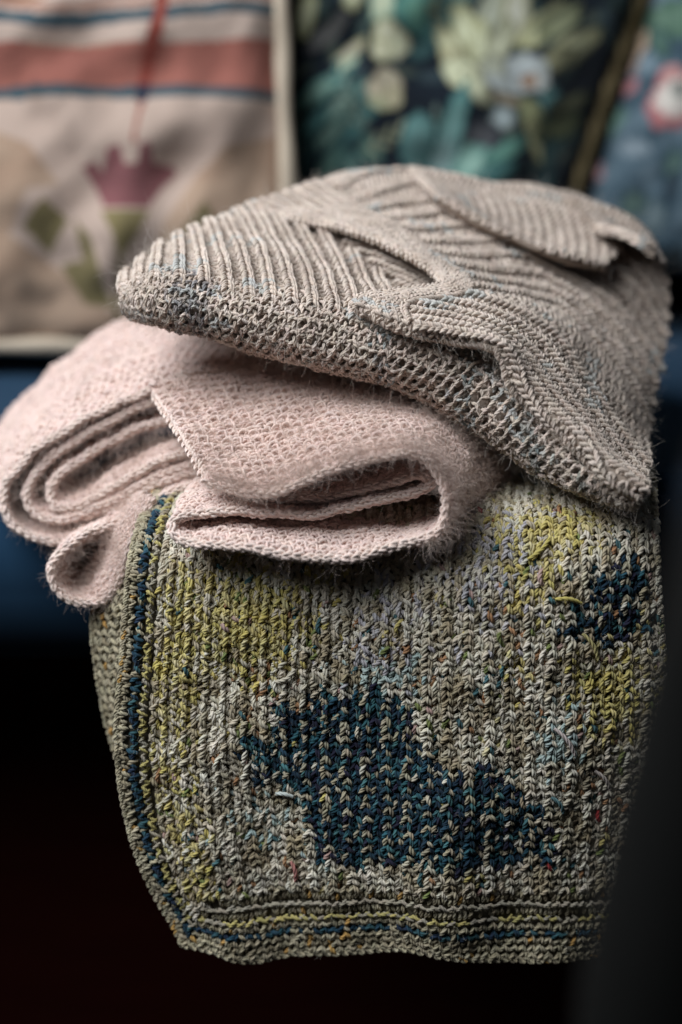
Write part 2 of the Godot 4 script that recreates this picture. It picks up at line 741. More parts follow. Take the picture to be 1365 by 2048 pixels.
func pillows() -> void:
	# --- the striped one, lower left, with a flat-woven tulip
	var m1 := Vector2(-0.125, 0.122)
	var cream := s8(190, 162, 138)
	var a := Print.new(cream, 0.42, m1, fine, 0.5, s8(174, 142, 118))
	var blue := s8(70, 100, 116)
	var rose := s8(178, 100, 88)
	a.poly([Vector2(-0.0846, 0.0855), Vector2(-0.0400, 0.0846), Vector2(0.0023, 0.0874), Vector2(0.0875, 0.0946), Vector2(0.0869, 0.0638), Vector2(0.0016, 0.0623), Vector2(-0.0854, 0.0603)], rose, 0.06)
	# paler ground woven round the stripes and the flower
	var mauve := s8(202, 180, 168)
	a.poly([Vector2(-0.2751, 0.0529), Vector2(0.0868, 0.0587), Vector2(0.0836, 0.0418), Vector2(0.0434, 0.0307), Vector2(0.0259, 0.0139), Vector2(0.0082, -0.0114), Vector2(-0.0009, -0.0339), Vector2(-0.0124, -0.0622), Vector2(-0.0258, -0.0621), Vector2(-0.0437, -0.0448), Vector2(-0.0520, -0.0391), Vector2(-0.0796, -0.0191), Vector2(-0.0676, 0.0061), Vector2(-0.0506, 0.0088), Vector2(-0.0668, 0.0313), Vector2(-0.0861, 0.0384), Vector2(-0.2758, 0.0378)], mauve, 0.05)
	a.poly([Vector2(-0.2715, 0.1277), Vector2(0.0881, 0.1286), Vector2(0.0875, 0.0946), Vector2(0.0023, 0.0874), Vector2(-0.0846, 0.0855), Vector2(-0.2738, 0.0788)], mauve.lightened(0.06), 0.05)
	a.poly([Vector2(-0.2697, 0.1654), Vector2(-0.0832, 0.1282), Vector2(-0.0474, 0.1173), Vector2(-0.0475, 0.1117), Vector2(-0.0645, 0.1057), Vector2(-0.0839, 0.1062), Vector2(-0.2727, 0.1033)], s8(170, 132, 108), 0.05)
	for k in 1:
		a.poly([Vector2(-0.2738, 0.0788), Vector2(-0.0846, 0.0855), Vector2(-0.0854, 0.0603), Vector2(-0.2749, 0.0570)], rose, 0.06)
	a.line([Vector2(-0.2749, 0.0570), Vector2(-0.0855, 0.0586), Vector2(-0.0041, 0.0595), Vector2(0.0868, 0.0604)], 0.0058, blue, 0.5)
	a.line([Vector2(-0.2731, 0.0952), Vector2(-0.0841, 0.0990), Vector2(-0.0508, 0.0957), Vector2(0.0026, 0.1024), Vector2(0.0423, 0.1068), Vector2(0.0878, 0.1108)], 0.0060, blue, 0.5)
	a.line([Vector2(-0.0839, 0.1062), Vector2(-0.0506, 0.1029), Vector2(0.0028, 0.1096), Vector2(0.0424, 0.1146), Vector2(0.0879, 0.1186)], 0.0030, s8(176, 122, 104), 0.4)
	a.line([Vector2(0.0114, 0.1146), Vector2(0.0075, 0.0952), Vector2(0.0019, 0.0757), Vector2(-0.0019, 0.0590)], 0.0062, s8(172, 74, 62), 0.3)
	a.line([Vector2(-0.0019, 0.0562), Vector2(-0.0071, 0.0310)], 0.0024, s8(176, 100, 84), 0.3)
	a.line([Vector2(-0.0012, 0.0612), Vector2(-0.0025, 0.0567)], 0.0062, s8(52, 62, 86), 0.3)
	var plum := s8(150, 86, 94)
	a.poly([Vector2(-0.0377, 0.0185), Vector2(-0.0305, 0.0213), Vector2(-0.0265, 0.0157), Vector2(-0.0230, 0.0283), Vector2(-0.0162, 0.0305), Vector2(-0.0136, 0.0198), Vector2(-0.0063, 0.0198), Vector2(-0.0043, 0.0310), Vector2(0.0008, 0.0321), Vector2(0.0022, 0.0211), Vector2(0.0133, 0.0196), Vector2(0.0152, 0.0154), Vector2(0.0053, 0.0056), Vector2(-0.0012, -0.0039), Vector2(-0.0262, -0.0037), Vector2(-0.0309, 0.0073)], plum, 0.08)
	var leaf := s8(136, 126, 76)
	a.poly([Vector2(-0.0285, -0.0054), Vector2(-0.0007, -0.0056), Vector2(-0.0085, -0.0197), Vector2(-0.0191, -0.0338), Vector2(-0.0215, -0.0185)], leaf, 0.1)
	a.poly([Vector2(-0.0593, 0.0010), Vector2(-0.0467, -0.0109), Vector2(-0.0585, -0.0291), Vector2(-0.0716, -0.0141)], leaf, 0.1)
	a.poly([Vector2(-0.0427, -0.0109), Vector2(-0.0351, -0.0195), Vector2(-0.0282, -0.0450), Vector2(-0.0342, -0.0492), Vector2(-0.0394, -0.0321)], leaf.darkened(0.08), 0.1)
	a.poly([Vector2(-0.0525, -0.0357), Vector2(-0.0406, -0.0330), Vector2(-0.0282, -0.0478), Vector2(-0.0226, -0.0598), Vector2(-0.0390, -0.0579)], leaf.darkened(0.1), 0.1)
	a.poly([Vector2(0.0265, -0.0200), Vector2(0.0367, -0.0116), Vector2(0.0313, -0.0002), Vector2(0.0136, -0.0227), Vector2(-0.0009, -0.0339), Vector2(0.0024, -0.0396)], leaf.darkened(0.12), 0.1)
	a.line([Vector2(-0.0179, -0.0338), Vector2(-0.0213, -0.0735)], 0.0034, leaf.darkened(0.2))
	var face := a.material()
	face.albedo_color = Color(0.92, 0.88, 0.85)
	var p1 := pillow("striped_pillow", "cream woven pillow with rose and blue stripes and a plum tulip", Transform3D(Vector3(0.9976, 0.0000, -0.0698), Vector3(-0.0169, 0.9703, -0.2413), Vector3(0.0677, 0.2419, 0.9679), Vector3(-0.1092, 0.0975, -0.2620)), m1, 0.42, 0.075, face)
	var pipe := Builder.new()
	var line := welt(0.42, 240)
	var thick := []
	for k in line.size():
		line[k].z += 0.010
		thick.append(0.0048 + 0.0006 * sin(k * 0.55))
	pipe.tube(line, thick, 8)
	part("piping", pipe.made(), cloth(col(192, 174, 152)), p1)

	# --- the dark botanical one, in the middle
	var m2 := Vector2(-0.101, 0.085)
	var b := Print.new(s8(24, 34, 46), 0.42, m2, fine, 0.5, s8(14, 22, 32))
	var sage := s8(104, 146, 124)
	var teal := s8(48, 112, 108)
	var deep := s8(34, 76, 74)
	var pale := s8(206, 210, 160)
	var olive := s8(142, 138, 84)
	# a ground of small dark leaves
	for k in 130:
		var q := Vector2(rng.randf_range(-0.11, 0.10), rng.randf_range(-0.13, 0.14))
		b.blot(q, rng.randf_range(0.003, 0.006), rng.randf_range(0.009, 0.017), rng.randf() * 360.0, [deep, s8(40, 62, 58), s8(58, 66, 52), s8(30, 48, 58)][k % 4], s8(22, 40, 44))
	for q in [[Vector2(-0.0689, -0.0237), 12, 42, -30, sage, deep], [Vector2(-0.0593, -0.0141), 14, 50, -38, sage, teal], [Vector2(-0.0449, -0.0186), 13, 52, -32, s8(118, 152, 130), deep], [Vector2(-0.0602, -0.0397), 12, 44, -20, teal, deep], [Vector2(-0.0468, -0.0367), 12, 48, -30, sage.darkened(0.15), deep], [Vector2(-0.0324, -0.0270), 10, 44, -25, teal, deep], [Vector2(-0.0572, -0.0577), 14, 40, 10, deep, s8(24, 54, 56)], [Vector2(-0.0419, -0.0556), 15, 40, -10, s8(60, 100, 84), deep], [Vector2(-0.0218, -0.0391), 20, 24, 50, s8(70, 110, 92), deep], [Vector2(-0.0304, -0.0516), 16, 26, 40, s8(50, 88, 78), deep]]:
		b.blot(q[0], q[1] * 0.00040, q[2] * 0.00040, q[3], q[4], q[5])
	for q in [[Vector2(-0.0829, 0.0218), 14, 34, 5, pale, olive], [Vector2(-0.0685, 0.0173), 12, 42, -30, s8(120, 118, 116), s8(84, 84, 84)], [Vector2(-0.0608, 0.0403), 16, 20, 10, pale, olive], [Vector2(-0.0430, 0.0424), 20, 28, 15, pale, sage], [Vector2(-0.0520, 0.0111), 10, 34, -28, s8(176, 164, 138), olive], [Vector2(-0.0517, 0.0011), 8, 28, -32, pale.darkened(0.2), sage], [Vector2(-0.0220, 0.0465), 34, 34, 0, s8(86, 160, 128), teal], [Vector2(-0.0049, 0.0417), 30, 30, 20, teal, deep], [Vector2(-0.0127, 0.0271), 26, 16, 40, deep, s8(26, 60, 64)], [Vector2(-0.0029, 0.0587), 22, 26, 30, sage, teal]]:
		b.blot(q[0], q[1] * 0.00040, q[2] * 0.00040, q[3], q[4], q[5])
	for q in [[Vector2(-0.0356, 0.0286), 20, 18, 20, s8(206, 204, 170), olive], [Vector2(-0.0272, 0.0246), 20, 22, 0, pale, s8(160, 150, 116)], [Vector2(-0.0346, 0.0183), 16, 18, 30, s8(200, 196, 160), olive], [Vector2(-0.0249, 0.0025), 22, 18, -20, s8(214, 198, 160), s8(160, 140, 106)], [Vector2(-0.0291, -0.0069), 18, 20, 20, s8(212, 194, 154), s8(150, 130, 100)], [Vector2(-0.0189, -0.0065), 16, 18, 0, s8(206, 186, 146), olive], [Vector2(-0.0258, -0.0136), 18, 10, 0, pale.darkened(0.15), olive]]:
		b.blot(q[0], q[1] * 0.00040, q[2] * 0.00040, q[3], q[4], q[5])
	# sprigs that fill the gaps
	for k in 26:
		var q := Vector2(rng.randf_range(-0.10, 0.08), rng.randf_range(-0.11, 0.11))
		var a2 := rng.randf_range(20.0, 160.0)
		var tone: Color = [sage.darkened(0.2), teal, s8(120, 124, 84), s8(92, 120, 104)][k % 4]
		for l in 7:
			var out := Vector2.from_angle(deg_to_rad(a2)) * 0.0042 * l
			var lean := (42.0 if l % 2 else -42.0)
			b.blot(q + out + Vector2.from_angle(deg_to_rad(a2 + lean)) * 0.004, 0.0018, 0.0048, a2 + lean - 90.0, tone.lightened(rng.randf() * 0.2), tone.darkened(0.35))
	# the large blossom
	for q in [[Vector2(0.0210, 0.0638), 22, 44, -10, s8(176, 180, 152), s8(120, 124, 92)], [Vector2(0.0348, 0.0654), 22, 46, 12, s8(180, 178, 160), olive], [Vector2(0.0092, 0.0472), 20, 42, 35, pale, olive], [Vector2(0.0040, 0.0344), 18, 34, 50, s8(192, 192, 140), s8(120, 112, 72)], [Vector2(0.0207, 0.0418), 16, 40, 20, pale, olive], [Vector2(0.0317, 0.0471), 18, 40, -5, s8(198, 200, 158), s8(110, 108, 76)], [Vector2(0.0525, 0.0653), 18, 48, -30, s8(186, 188, 134), olive], [Vector2(0.0615, 0.0715), 16, 42, -36, s8(160, 166, 112), s8(96, 102, 62)], [Vector2(0.0733, 0.0583), 20, 56, -36, s8(180, 180, 124), s8(96, 92, 56)], [Vector2(0.0666, 0.0481), 14, 40, -40, s8(146, 142, 92), s8(80, 78, 48)], [Vector2(0.0081, 0.0274), 24, 14, -14, s8(192, 180, 136), olive], [Vector2(0.0168, 0.0209), 38, 22, -18, s8(216, 220, 172), s8(150, 148, 104)], [Vector2(0.0265, 0.0161), 34, 16, -30, pale, s8(120, 118, 84)], [Vector2(0.0328, 0.0302), 26, 20, 0, s8(176, 180, 150), s8(112, 112, 90)]]:
		b.blot(q[0], q[1] * 0.00040, q[2] * 0.00040, q[3], q[4], q[5])
	for q in [[Vector2(0.0415, 0.0238), 32, 12, 5, s8(176, 186, 182), s8(140, 146, 140)], [Vector2(0.0519, 0.0352), 34, 30, 20, s8(180, 190, 190), s8(134, 140, 136)], [Vector2(0.0606, 0.0335), 18, 14, 0, s8(190, 196, 192), s8(140, 140, 130)], [Vector2(0.0557, 0.0318), 14, 10, 20, s8(160, 108, 72), s8(120, 92, 70)], [Vector2(0.0459, 0.0158), 34, 8, 5, s8(140, 116, 84), s8(100, 92, 70)], [Vector2(0.0475, 0.0050), 18, 16, 0, s8(150, 168, 168), s8(110, 120, 120)], [Vector2(0.0401, -0.0089), 28, 26, 0, s8(62, 62, 66), s8(34, 38, 46)]]:
		b.blot(q[0], q[1] * 0.00040, q[2] * 0.00040, q[3], q[4], q[5])
	for q in [[Vector2(0.0640, 0.0119), 18, 30, 40, s8(140, 142, 84), s8(84, 90, 52)], [Vector2(0.0726, -0.0003), 14, 36, 46, s8(196, 190, 122), olive], [Vector2(0.0825, 0.0126), 16, 44, -42, s8(112, 116, 62), s8(60, 70, 42)], [Vector2(0.0846, 0.0291), 12, 44, -42, s8(90, 90, 50), s8(50, 56, 36)], [Vector2(0.0207, -0.0087), 18, 62, 3, s8(96, 148, 140), teal], [Vector2(0.0035, -0.0257), 26, 44, 8, s8(92, 150, 144), s8(60, 116, 112)], [Vector2(0.0221, -0.0310), 22, 42, 0, s8(140, 178, 172), s8(80, 130, 126)], [Vector2(0.0398, -0.0262), 28, 34, -30, s8(124, 172, 150), s8(66, 120, 112)], [Vector2(0.0559, -0.0124), 14, 40, -40, s8(72, 138, 112), deep], [Vector2(0.0546, -0.0271), 14, 36, -50, teal, deep], [Vector2(0.0818, -0.0035), 10, 30, 20, deep, s8(24, 44, 44)], [Vector2(0.0225, -0.0461), 60, 18, 0, teal, deep]]:
		b.blot(q[0], q[1] * 0.00040, q[2] * 0.00040, q[3], q[4], q[5])
	var p2 := pillow("botanical_pillow", "dark navy pillow printed with pale blossoms and teal leaves, edged with gold cord", Transform3D(Vector3(0.9455, -0.3159, 0.0788), Vector3(0.3256, 0.9174, -0.2287), Vector3(0.0000, 0.2419, 0.9703), Vector3(0.0508, 0.1493, -0.3350)), m2, 0.42, 0.085, b.material())
	var path := welt(0.42, 420)
	for k in 3:
		var cord := Builder.new()
		var strand := []
		var r := []
		for i in path.size():
			var w := i * 0.62 + TAU * k / 3.0
			var q: Vector3 = path[i]
			var outward := Vector3(q.x, q.y, 0).normalized()
			strand.append(q + outward * (0.004 + 0.0030 * cos(w)) + Vector3(0, 0, 0.0030 * sin(w)))
			r.append(0.0028)
		cord.tube(strand, r, 7)
		part("cord_strand", cord.made(), cloth(col(116, 100, 68), 0.7, 0.4), p2)

	# --- the blue floral one, at the right
	var m3 := Vector2(0.122, 0.070)
	var c := Print.new(s8(92, 116, 130), 0.30, m3, fine, 0.9, s8(42, 66, 82))
	var pink := s8(196, 108, 106)
	var ivory := s8(214, 206, 190)
	for q in [[Vector2(-0.0086, 0.0661), 60, 50, 0, s8(70, 108, 82), s8(48, 84, 66)], [Vector2(-0.0098, 0.0503), 20, 40, 30, s8(54, 94, 78), s8(40, 70, 66)], [Vector2(-0.0223, -0.0015), 18, 44, -20, s8(80, 128, 104), s8(60, 96, 92)], [Vector2(0.0219, -0.0190), 20, 40, 10, s8(64, 98, 88), s8(50, 80, 80)], [Vector2(0.0051, -0.0458), 30, 30, 0, s8(66, 96, 84), s8(44, 66, 70)], [Vector2(-0.0135, -0.0574), 34, 26, 0, s8(98, 122, 136), s8(70, 96, 110)], [Vector2(0.0195, -0.0512), 30, 40, 0, s8(96, 116, 122), s8(54, 80, 90)], [Vector2(0.0241, -0.0309), 16, 36, 0, s8(26, 44, 58), s8(34, 52, 64)], [Vector2(-0.0050, -0.0140), 40, 20, 0, s8(112, 128, 140), s8(86, 108, 120)], [Vector2(-0.0125, 0.0372), 30, 24, 0, s8(104, 128, 142), s8(70, 96, 112)]]:
		c.blot(q[0], q[1] * 0.00028, q[2] * 0.00028, q[3], q[4], q[5], 0.5)
	for q in [[Vector2(0.0089, 0.0165), 60, 62, 0, pink, s8(168, 84, 88)], [Vector2(0.0088, 0.0196), 42, 46, 0, ivory, s8(196, 170, 160)], [Vector2(0.0098, 0.0246), 15, 15, 0, s8(86, 96, 92), s8(120, 120, 108)], [Vector2(0.0025, 0.0335), 24, 14, 0, s8(190, 128, 122), pink], [Vector2(-0.0240, 0.0434), 24, 44, -20, s8(214, 190, 152), s8(190, 140, 110)], [Vector2(-0.0269, 0.0348), 30, 20, 0, s8(208, 170, 146), s8(176, 130, 116)], [Vector2(-0.0238, 0.0527), 18, 34, 0, s8(206, 184, 146), s8(190, 140, 96)], [Vector2(-0.0199, 0.0227), 16, 26, -30, pink, s8(150, 84, 96)], [Vector2(-0.0316, 0.0257), 16, 14, 0, s8(38, 46, 70), s8(30, 40, 60)], [Vector2(-0.0297, 0.0654), 16, 26, 0, s8(164, 60, 66), s8(140, 50, 60)], [Vector2(-0.0281, -0.0336), 30, 38, -28, pink, s8(180, 116, 124)], [Vector2(-0.0277, -0.0329), 19, 28, -28, ivory, s8(200, 150, 150)]]:
		c.blot(q[0], q[1] * 0.00028, q[2] * 0.00028, q[3], q[4], q[5], 0.4)
	for q in [[Vector2(0.0366, -0.0748), 50, 34, 0, s8(24, 38, 42), s8(18, 28, 34)], [Vector2(0.0499, -0.0964), 50, 44, 0, s8(20, 30, 30), s8(26, 44, 38)], [Vector2(0.0564, -0.1264), 40, 34, 0, s8(90, 36, 40), s8(40, 28, 34)], [Vector2(0.0221, -0.0790), 30, 30, 0, s8(28, 52, 60), s8(36, 62, 70)]]:
		c.blot(q[0], q[1] * 0.00028, q[2] * 0.00028, q[3], q[4], q[5], 0.6)
	pillow("floral_pillow", "slate blue pillow with pink and ivory flowers at the right edge", Transform3D(Vector3(0.9478, -0.2511, 0.1964), Vector3(0.2888, 0.9372, -0.1954), Vector3(-0.1350, 0.2419, 0.9609), Vector3(0.1894, 0.1343, -0.3400)), m3, 0.30, 0.10, c.material())


# ---------------------------------------------------------------- the speckled blanket
func make_blanket() -> void:
	var o := thing("folded_blanket", "thick speckled cream, yellow and teal blanket hanging over the seat edge", "blanket", Vector3(0.02, -0.18, 0.06))
	var rows := [
		[Vector3(-0.0815, -0.0014, -0.0600), Vector3(-0.0260, -0.0014, -0.0600), Vector3(0.0318, -0.0002, -0.0600), Vector3(0.0883, 0.0010, -0.0600), Vector3(0.1425, 0.0022, -0.0600)],
		[Vector3(-0.0788, 0.0039, 0.0000), Vector3(-0.0259, 0.0039, 0.0000), Vector3(0.0280, 0.0061, 0.0000), Vector3(0.0801, 0.0088, 0.0050), Vector3(0.1305, 0.0099, 0.0050)],
		[Vector3(-0.0791, 0.0001, 0.0320), Vector3(-0.0262, 0.0019, 0.0340), Vector3(0.0259, 0.0036, 0.0360), Vector3(0.0762, 0.0053, 0.0380), Vector3(0.1258, 0.0050, 0.0340)],
		[Vector3(-0.0835, -0.0140, 0.0460), Vector3(-0.0271, -0.0126, 0.0500), Vector3(0.0250, -0.0108, 0.0520), Vector3(0.0750, -0.0090, 0.0540), Vector3(0.1248, -0.0101, 0.0480)],
		[Vector3(-0.0880, -0.0381, 0.0500), Vector3(-0.0286, -0.0356, 0.0560), Vector3(0.0247, -0.0344, 0.0590), Vector3(0.0756, -0.0329, 0.0600), Vector3(0.1272, -0.0351, 0.0520)],
		[Vector3(-0.0910, -0.0713, 0.0540), Vector3(-0.0295, -0.0695, 0.0600), Vector3(0.0249, -0.0676, 0.0640), Vector3(0.0766, -0.0656, 0.0660), Vector3(0.1290, -0.0693, 0.0560)],
		[Vector3(-0.0868, -0.1076, 0.0580), Vector3(-0.0282, -0.1038, 0.0650), Vector3(0.0255, -0.1016, 0.0690), Vector3(0.0773, -0.0993, 0.0710), Vector3(0.1293, -0.1042, 0.0600)],
		[Vector3(-0.0784, -0.1449, 0.0620), Vector3(-0.0250, -0.1405, 0.0690), Vector3(0.0269, -0.1369, 0.0730), Vector3(0.0780, -0.1362, 0.0740), Vector3(0.1285, -0.1413, 0.0640)],
		[Vector3(-0.0678, -0.1741, 0.0660), Vector3(-0.0171, -0.1741, 0.0720), Vector3(0.0324, -0.1699, 0.0740), Vector3(0.0806, -0.1723, 0.0760), Vector3(0.1260, -0.1771, 0.0660)],
	]
	var f := Field.new(rows, 90, 110, true, true, noise, 0.0026, 18.0)
	drape(f)
	part("core", f.slab(0.0050, -0.0040), cloth(col(112, 104, 86), 0.95, 0.2), o)
	var stitches := grains(12, 3.9, 0.90)
	var posts := arcs(4, 7.0, 1.6, 1.05, 3)
	var chain := grains(8, 4.6, 0.82)
	var body := Batch.new(stitches)
	var tall := Batch.new(posts)
	var edge := Batch.new(stitches)
	var teal_b := Batch.new(stitches)
	var yellow_b := Batch.new(chain)
	var pale_b := Batch.new(chain)
	var motif := Batch.new(stitches)
	var mat := yarn_material(0.25)
	var nc := 54
	var nr := 92
	for j in nr:
		for i in nc:
			var u := (i + 0.5 + jit(0.12)) / nc
			var v := (j + 0.5 + jit(0.12)) / nr
			var dl := i
			var db := nr - 1 - j
			var below := (db + 0.5) * 2.96 < (dl + 0.5) * 4.4
			var zone := "body"
			if below:
				zone = ["edge", "edge", "edge", "teal", "edge", "yellow", "gap", "pale", "gap"][db] if db < 9 else "body"
			else:
				zone = ["edge", "teal", "yellow"][dl] if dl < 3 else "body"
			var turn := 0.0 if below else -PI / 2
			var step := Vector2(0.24 / nc, 0.0) if below else Vector2(0.0, 0.26 / nr)
			for s in [-1.0, 1.0]:
				var uu: float = u + s * step.x
				var vv: float = v + s * step.y
				if zone == "edge":
					edge.add(spot(f, uu, vv, turn + s * 0.6 + jit(0.3), jit(0.0005), rng.randf_range(0.92, 1.12), 1.0, jit(0.2)), blanket_base(u, v), rng.randi())
				elif zone == "teal":
					var c := teal_yarn() if rng.randf() < 0.78 else blanket_base(u, v)
					teal_b.add(spot(f, uu + jit(0.1) / nc, vv, turn + s * 0.75 + jit(0.45), 0.0002 + jit(0.0004), rng.randf_range(0.9, 1.1), 1.0, jit(0.2)), c, rng.randi())
				elif zone == "yellow" or zone == "pale":
					var c := vary(col(178, 164, 98), 0.16) if zone == "yellow" and rng.randf() < 0.6 else vary(col(158, 148, 130), 0.15)
					(yellow_b if zone == "yellow" else pale_b).add(spot(f, uu, vv, turn + jit(0.15) + PI / 2 - (0.45 if below else 0.75) * s + jit(0.22), 0.0005 + jit(0.0005), rng.randf_range(0.75, 1.02), 1.0, jit(0.15)), c, rng.randi())
				elif zone == "gap":
					if rng.randf() < 0.9:
						body.add(spot(f, uu, vv, jit(0.5), -0.0006, 0.95), blanket_base(u, v), rng.randi())
				else:
					var dark := in_motif(u, v) > 0.5
					var c := blanket_color(u, v)
					if dark:
						# cream pairs left in a steady order between the teal stitches
						c = vary(col(160, 149, 124), 0.2) if (i % 2 == 0 and j % 2 == (i / 2) % 2 and rng.randf() < 0.80) or rng.randf() < 0.07 else navy_yarn()
					(motif if dark else body).add(spot(f, uu, v + jit(0.15) / nr, s * 0.58 + jit(0.32), jit(0.0005) + (0.0004 if i % 2 == 0 else -0.0003), rng.randf_range(0.86, 1.2), 1.0, jit(0.3)), c, rng.randi())
			if zone == "body":
				var dark := in_motif(u, v) > 0.5
				# the stitch that lies behind, closing the gap to the next column
				(motif if dark else body).add(spot(f, u + 0.5 / nc, v + 0.45 / nr, jit(1.0), -0.0007, rng.randf_range(0.95, 1.15)), navy_yarn() if dark else blanket_color(u, v), rng.randi())
				if i % 2 == 1 and j % 2 == 0 and not dark and rng.randf() < 0.30:
					tall.add(spot(f, u + 0.3 / nc, v, PI / 2 + jit(0.4), 0.0006, rng.randf_range(0.75, 0.95)), blanket_color(u, v), rng.randi())
	flush(body, "body_stitches", mat, o)
	flush(tall, "post_stitches", mat, o)
	flush(edge, "border_edging", mat, o)
	flush(teal_b, "teal_border_stripe", mat, o)
	flush(yellow_b, "yellow_border_stripe", mat, o)
	flush(pale_b, "pale_border_stripe", mat, o)
	flush(motif, "teal_motif", mat, o)
	# outer loops round the very edge
	var rim := Batch.new(stitches)
	chain_edge(f, rim, false, 0.0, 0.15, 1.0, 0.0036, 1.0, blanket_base, -0.0004)
	chain_edge(f, rim, true, 1.0, 0.0, 1.0, 0.0036, 1.0, blanket_base, -0.0004)
	chain_edge(f, rim, false, 1.0, 0.2, 1.0, 0.0040, 1.0, blanket_color, -0.0004)
	flush(rim, "edge_loops", mat, o)
	# the layer folded behind, showing at the left
	var back := [
		[Vector3(-0.0878, -0.0147, 0.0140), Vector3(-0.0726, -0.0119, 0.0220), Vector3(-0.0537, -0.0105, 0.0260)],
		[Vector3(-0.1015, -0.0340, 0.0160), Vector3(-0.0774, -0.0256, 0.0380), Vector3(-0.0529, -0.0248, 0.0400)],
		[Vector3(-0.1046, -0.0514, 0.0180), Vector3(-0.0799, -0.0422, 0.0400), Vector3(-0.0532, -0.0414, 0.0420)],
		[Vector3(-0.1027, -0.0773, 0.0220), Vector3(-0.0807, -0.0680, 0.0420), Vector3(-0.0538, -0.0671, 0.0440)],
		[Vector3(-0.0984, -0.0965, 0.0260), Vector3(-0.0791, -0.0875, 0.0440), Vector3(-0.0541, -0.0865, 0.0460)],
		[Vector3(-0.0884, -0.1140, 0.0420), Vector3(-0.0736, -0.1119, 0.0460), Vector3(-0.0546, -0.1108, 0.0480)],
	]
	var f2 := Field.new(back, 30, 50, true, true, noise, 0.001, 22.0)
	part("under_layer", f2.slab(0.005, -0.003), cloth(col(120, 112, 94), 0.95, 0.2), o)
	var under := Batch.new(stitches)
	for q in cells(f2, 0.0, 0.6, 0.0, 1.0, 0.0030, 0.0036):
		under.add(spot(f2, q[0], q[1], (0.6 if q[3] % 2 else -0.6) + jit(0.3), jit(0.0004), 1.0), blanket_base(q[0], q[1]), rng.randi())
	chain_edge(f2, under, false, 0.0, 0.0, 1.0, 0.0036, 1.0, blanket_base, -0.0004)
	flush(under, "under_layer_stitches", mat, o)
	# loose yarn ends on the face
	for e in [[0.81, 0.675, 0.7, 14.0, col(206, 190, 184)], [0.885, 0.735, 0.75, 12.0, col(196, 182, 172)], [0.31, 0.575, -0.95, 10.0, col(190, 180, 160)], [0.86, 0.54, 0.6, 13.0, col(196, 182, 120)], [0.30, 0.755, 1.45, 7.0, col(190, 196, 190)], [0.305, 0.868, 0.1, 9.0, col(190, 124, 116)], [0.80, 0.77, 0.7, 9.0, col(90, 124, 128)], [0.82, 0.475, 1.4, 11.0, col(196, 180, 96)], [0.77, 0.40, -0.8, 13.0, col(188, 172, 92)]]:
		var w := spot(f, e[0], e[1], e[2], 0.0012)
		var long: float = e[3]
		var y := plied(func(s): return Vector3(1.2 * sin(3.0 * s), (s - 0.5) * long, 0.9 * sin(PI * s) + 0.2), 0.85, 3, long * 0.14, 22, 0.8)
		var m := MeshInstance3D.new()
		m.name = "loose_yarn_end"
		m.mesh = y
		m.material_override = cloth(e[4])
		o.add_child(m, true)
		m.transform = Transform3D(w.basis, w.origin - o.position)
	var hair := Batch.new(tufts(4, 3, 4.0, 0.035))
	fuzz(f, hair, 420, 0.0, 1.0, 0.1, 1.0, col(200, 195, 180), false)
	flush(hair, "loose_fibres", yarn_material(0.1), o)


func drape(f: Field) -> void:
	# the hanging part ripples a little, its hem sags between the ripples, and the corner is rounded off
	for j in f.nv:
		for i in f.nu:
			var u := float(i) / (f.nu - 1)
			var v := float(j) / (f.nv - 1)
			var k := j * f.nu + i
			var low := smoothstep(0.45, 1.0, v)
			f.p[k] += f.n[k] * (0.0030 * low * sin(u * 13.0 + 0.6) + 0.0014 * low * sin(u * 29.0 + v * 4.0))
			f.p[k].y += 0.0017 * pow(v, 6.0) * (sin(u * 11.5 + 2.4) + 0.4 * sin(u * 27.0)) - 0.001 * low
			f.p[k].x += 0.0022 * (1.0 - smoothstep(0.0, 0.3, u)) * sin(v * 14.0)
			var near_corner := minf(1.0 - u / 0.14, (v - 0.87) / 0.13)
			if near_corner > 0.0:
				f.p[k] = f.p[k].lerp(f.at(0.14, 0.87), 0.02 * near_corner * near_corner)
	f.normals()


func blanket_base(u: float, v: float) -> Color:
	var k := noise.get_noise_2d(u * 9.0 + 4.0, v * 22.0)
	var c := col(188, 176, 146).lerp(col(146, 134, 108), clampf(0.4 + k * 1.3, 0.0, 1.0))
	if rng.randf() < 0.04:
		c = col(196, 150, 80)
	return vary(c, 0.12)


func near(u: float, v: float, a: float, b: float, ru: float, rv: float) -> float:
	return exp(-(pow((u - a) / ru, 2.0) + pow((v - b) / rv, 2.0)))


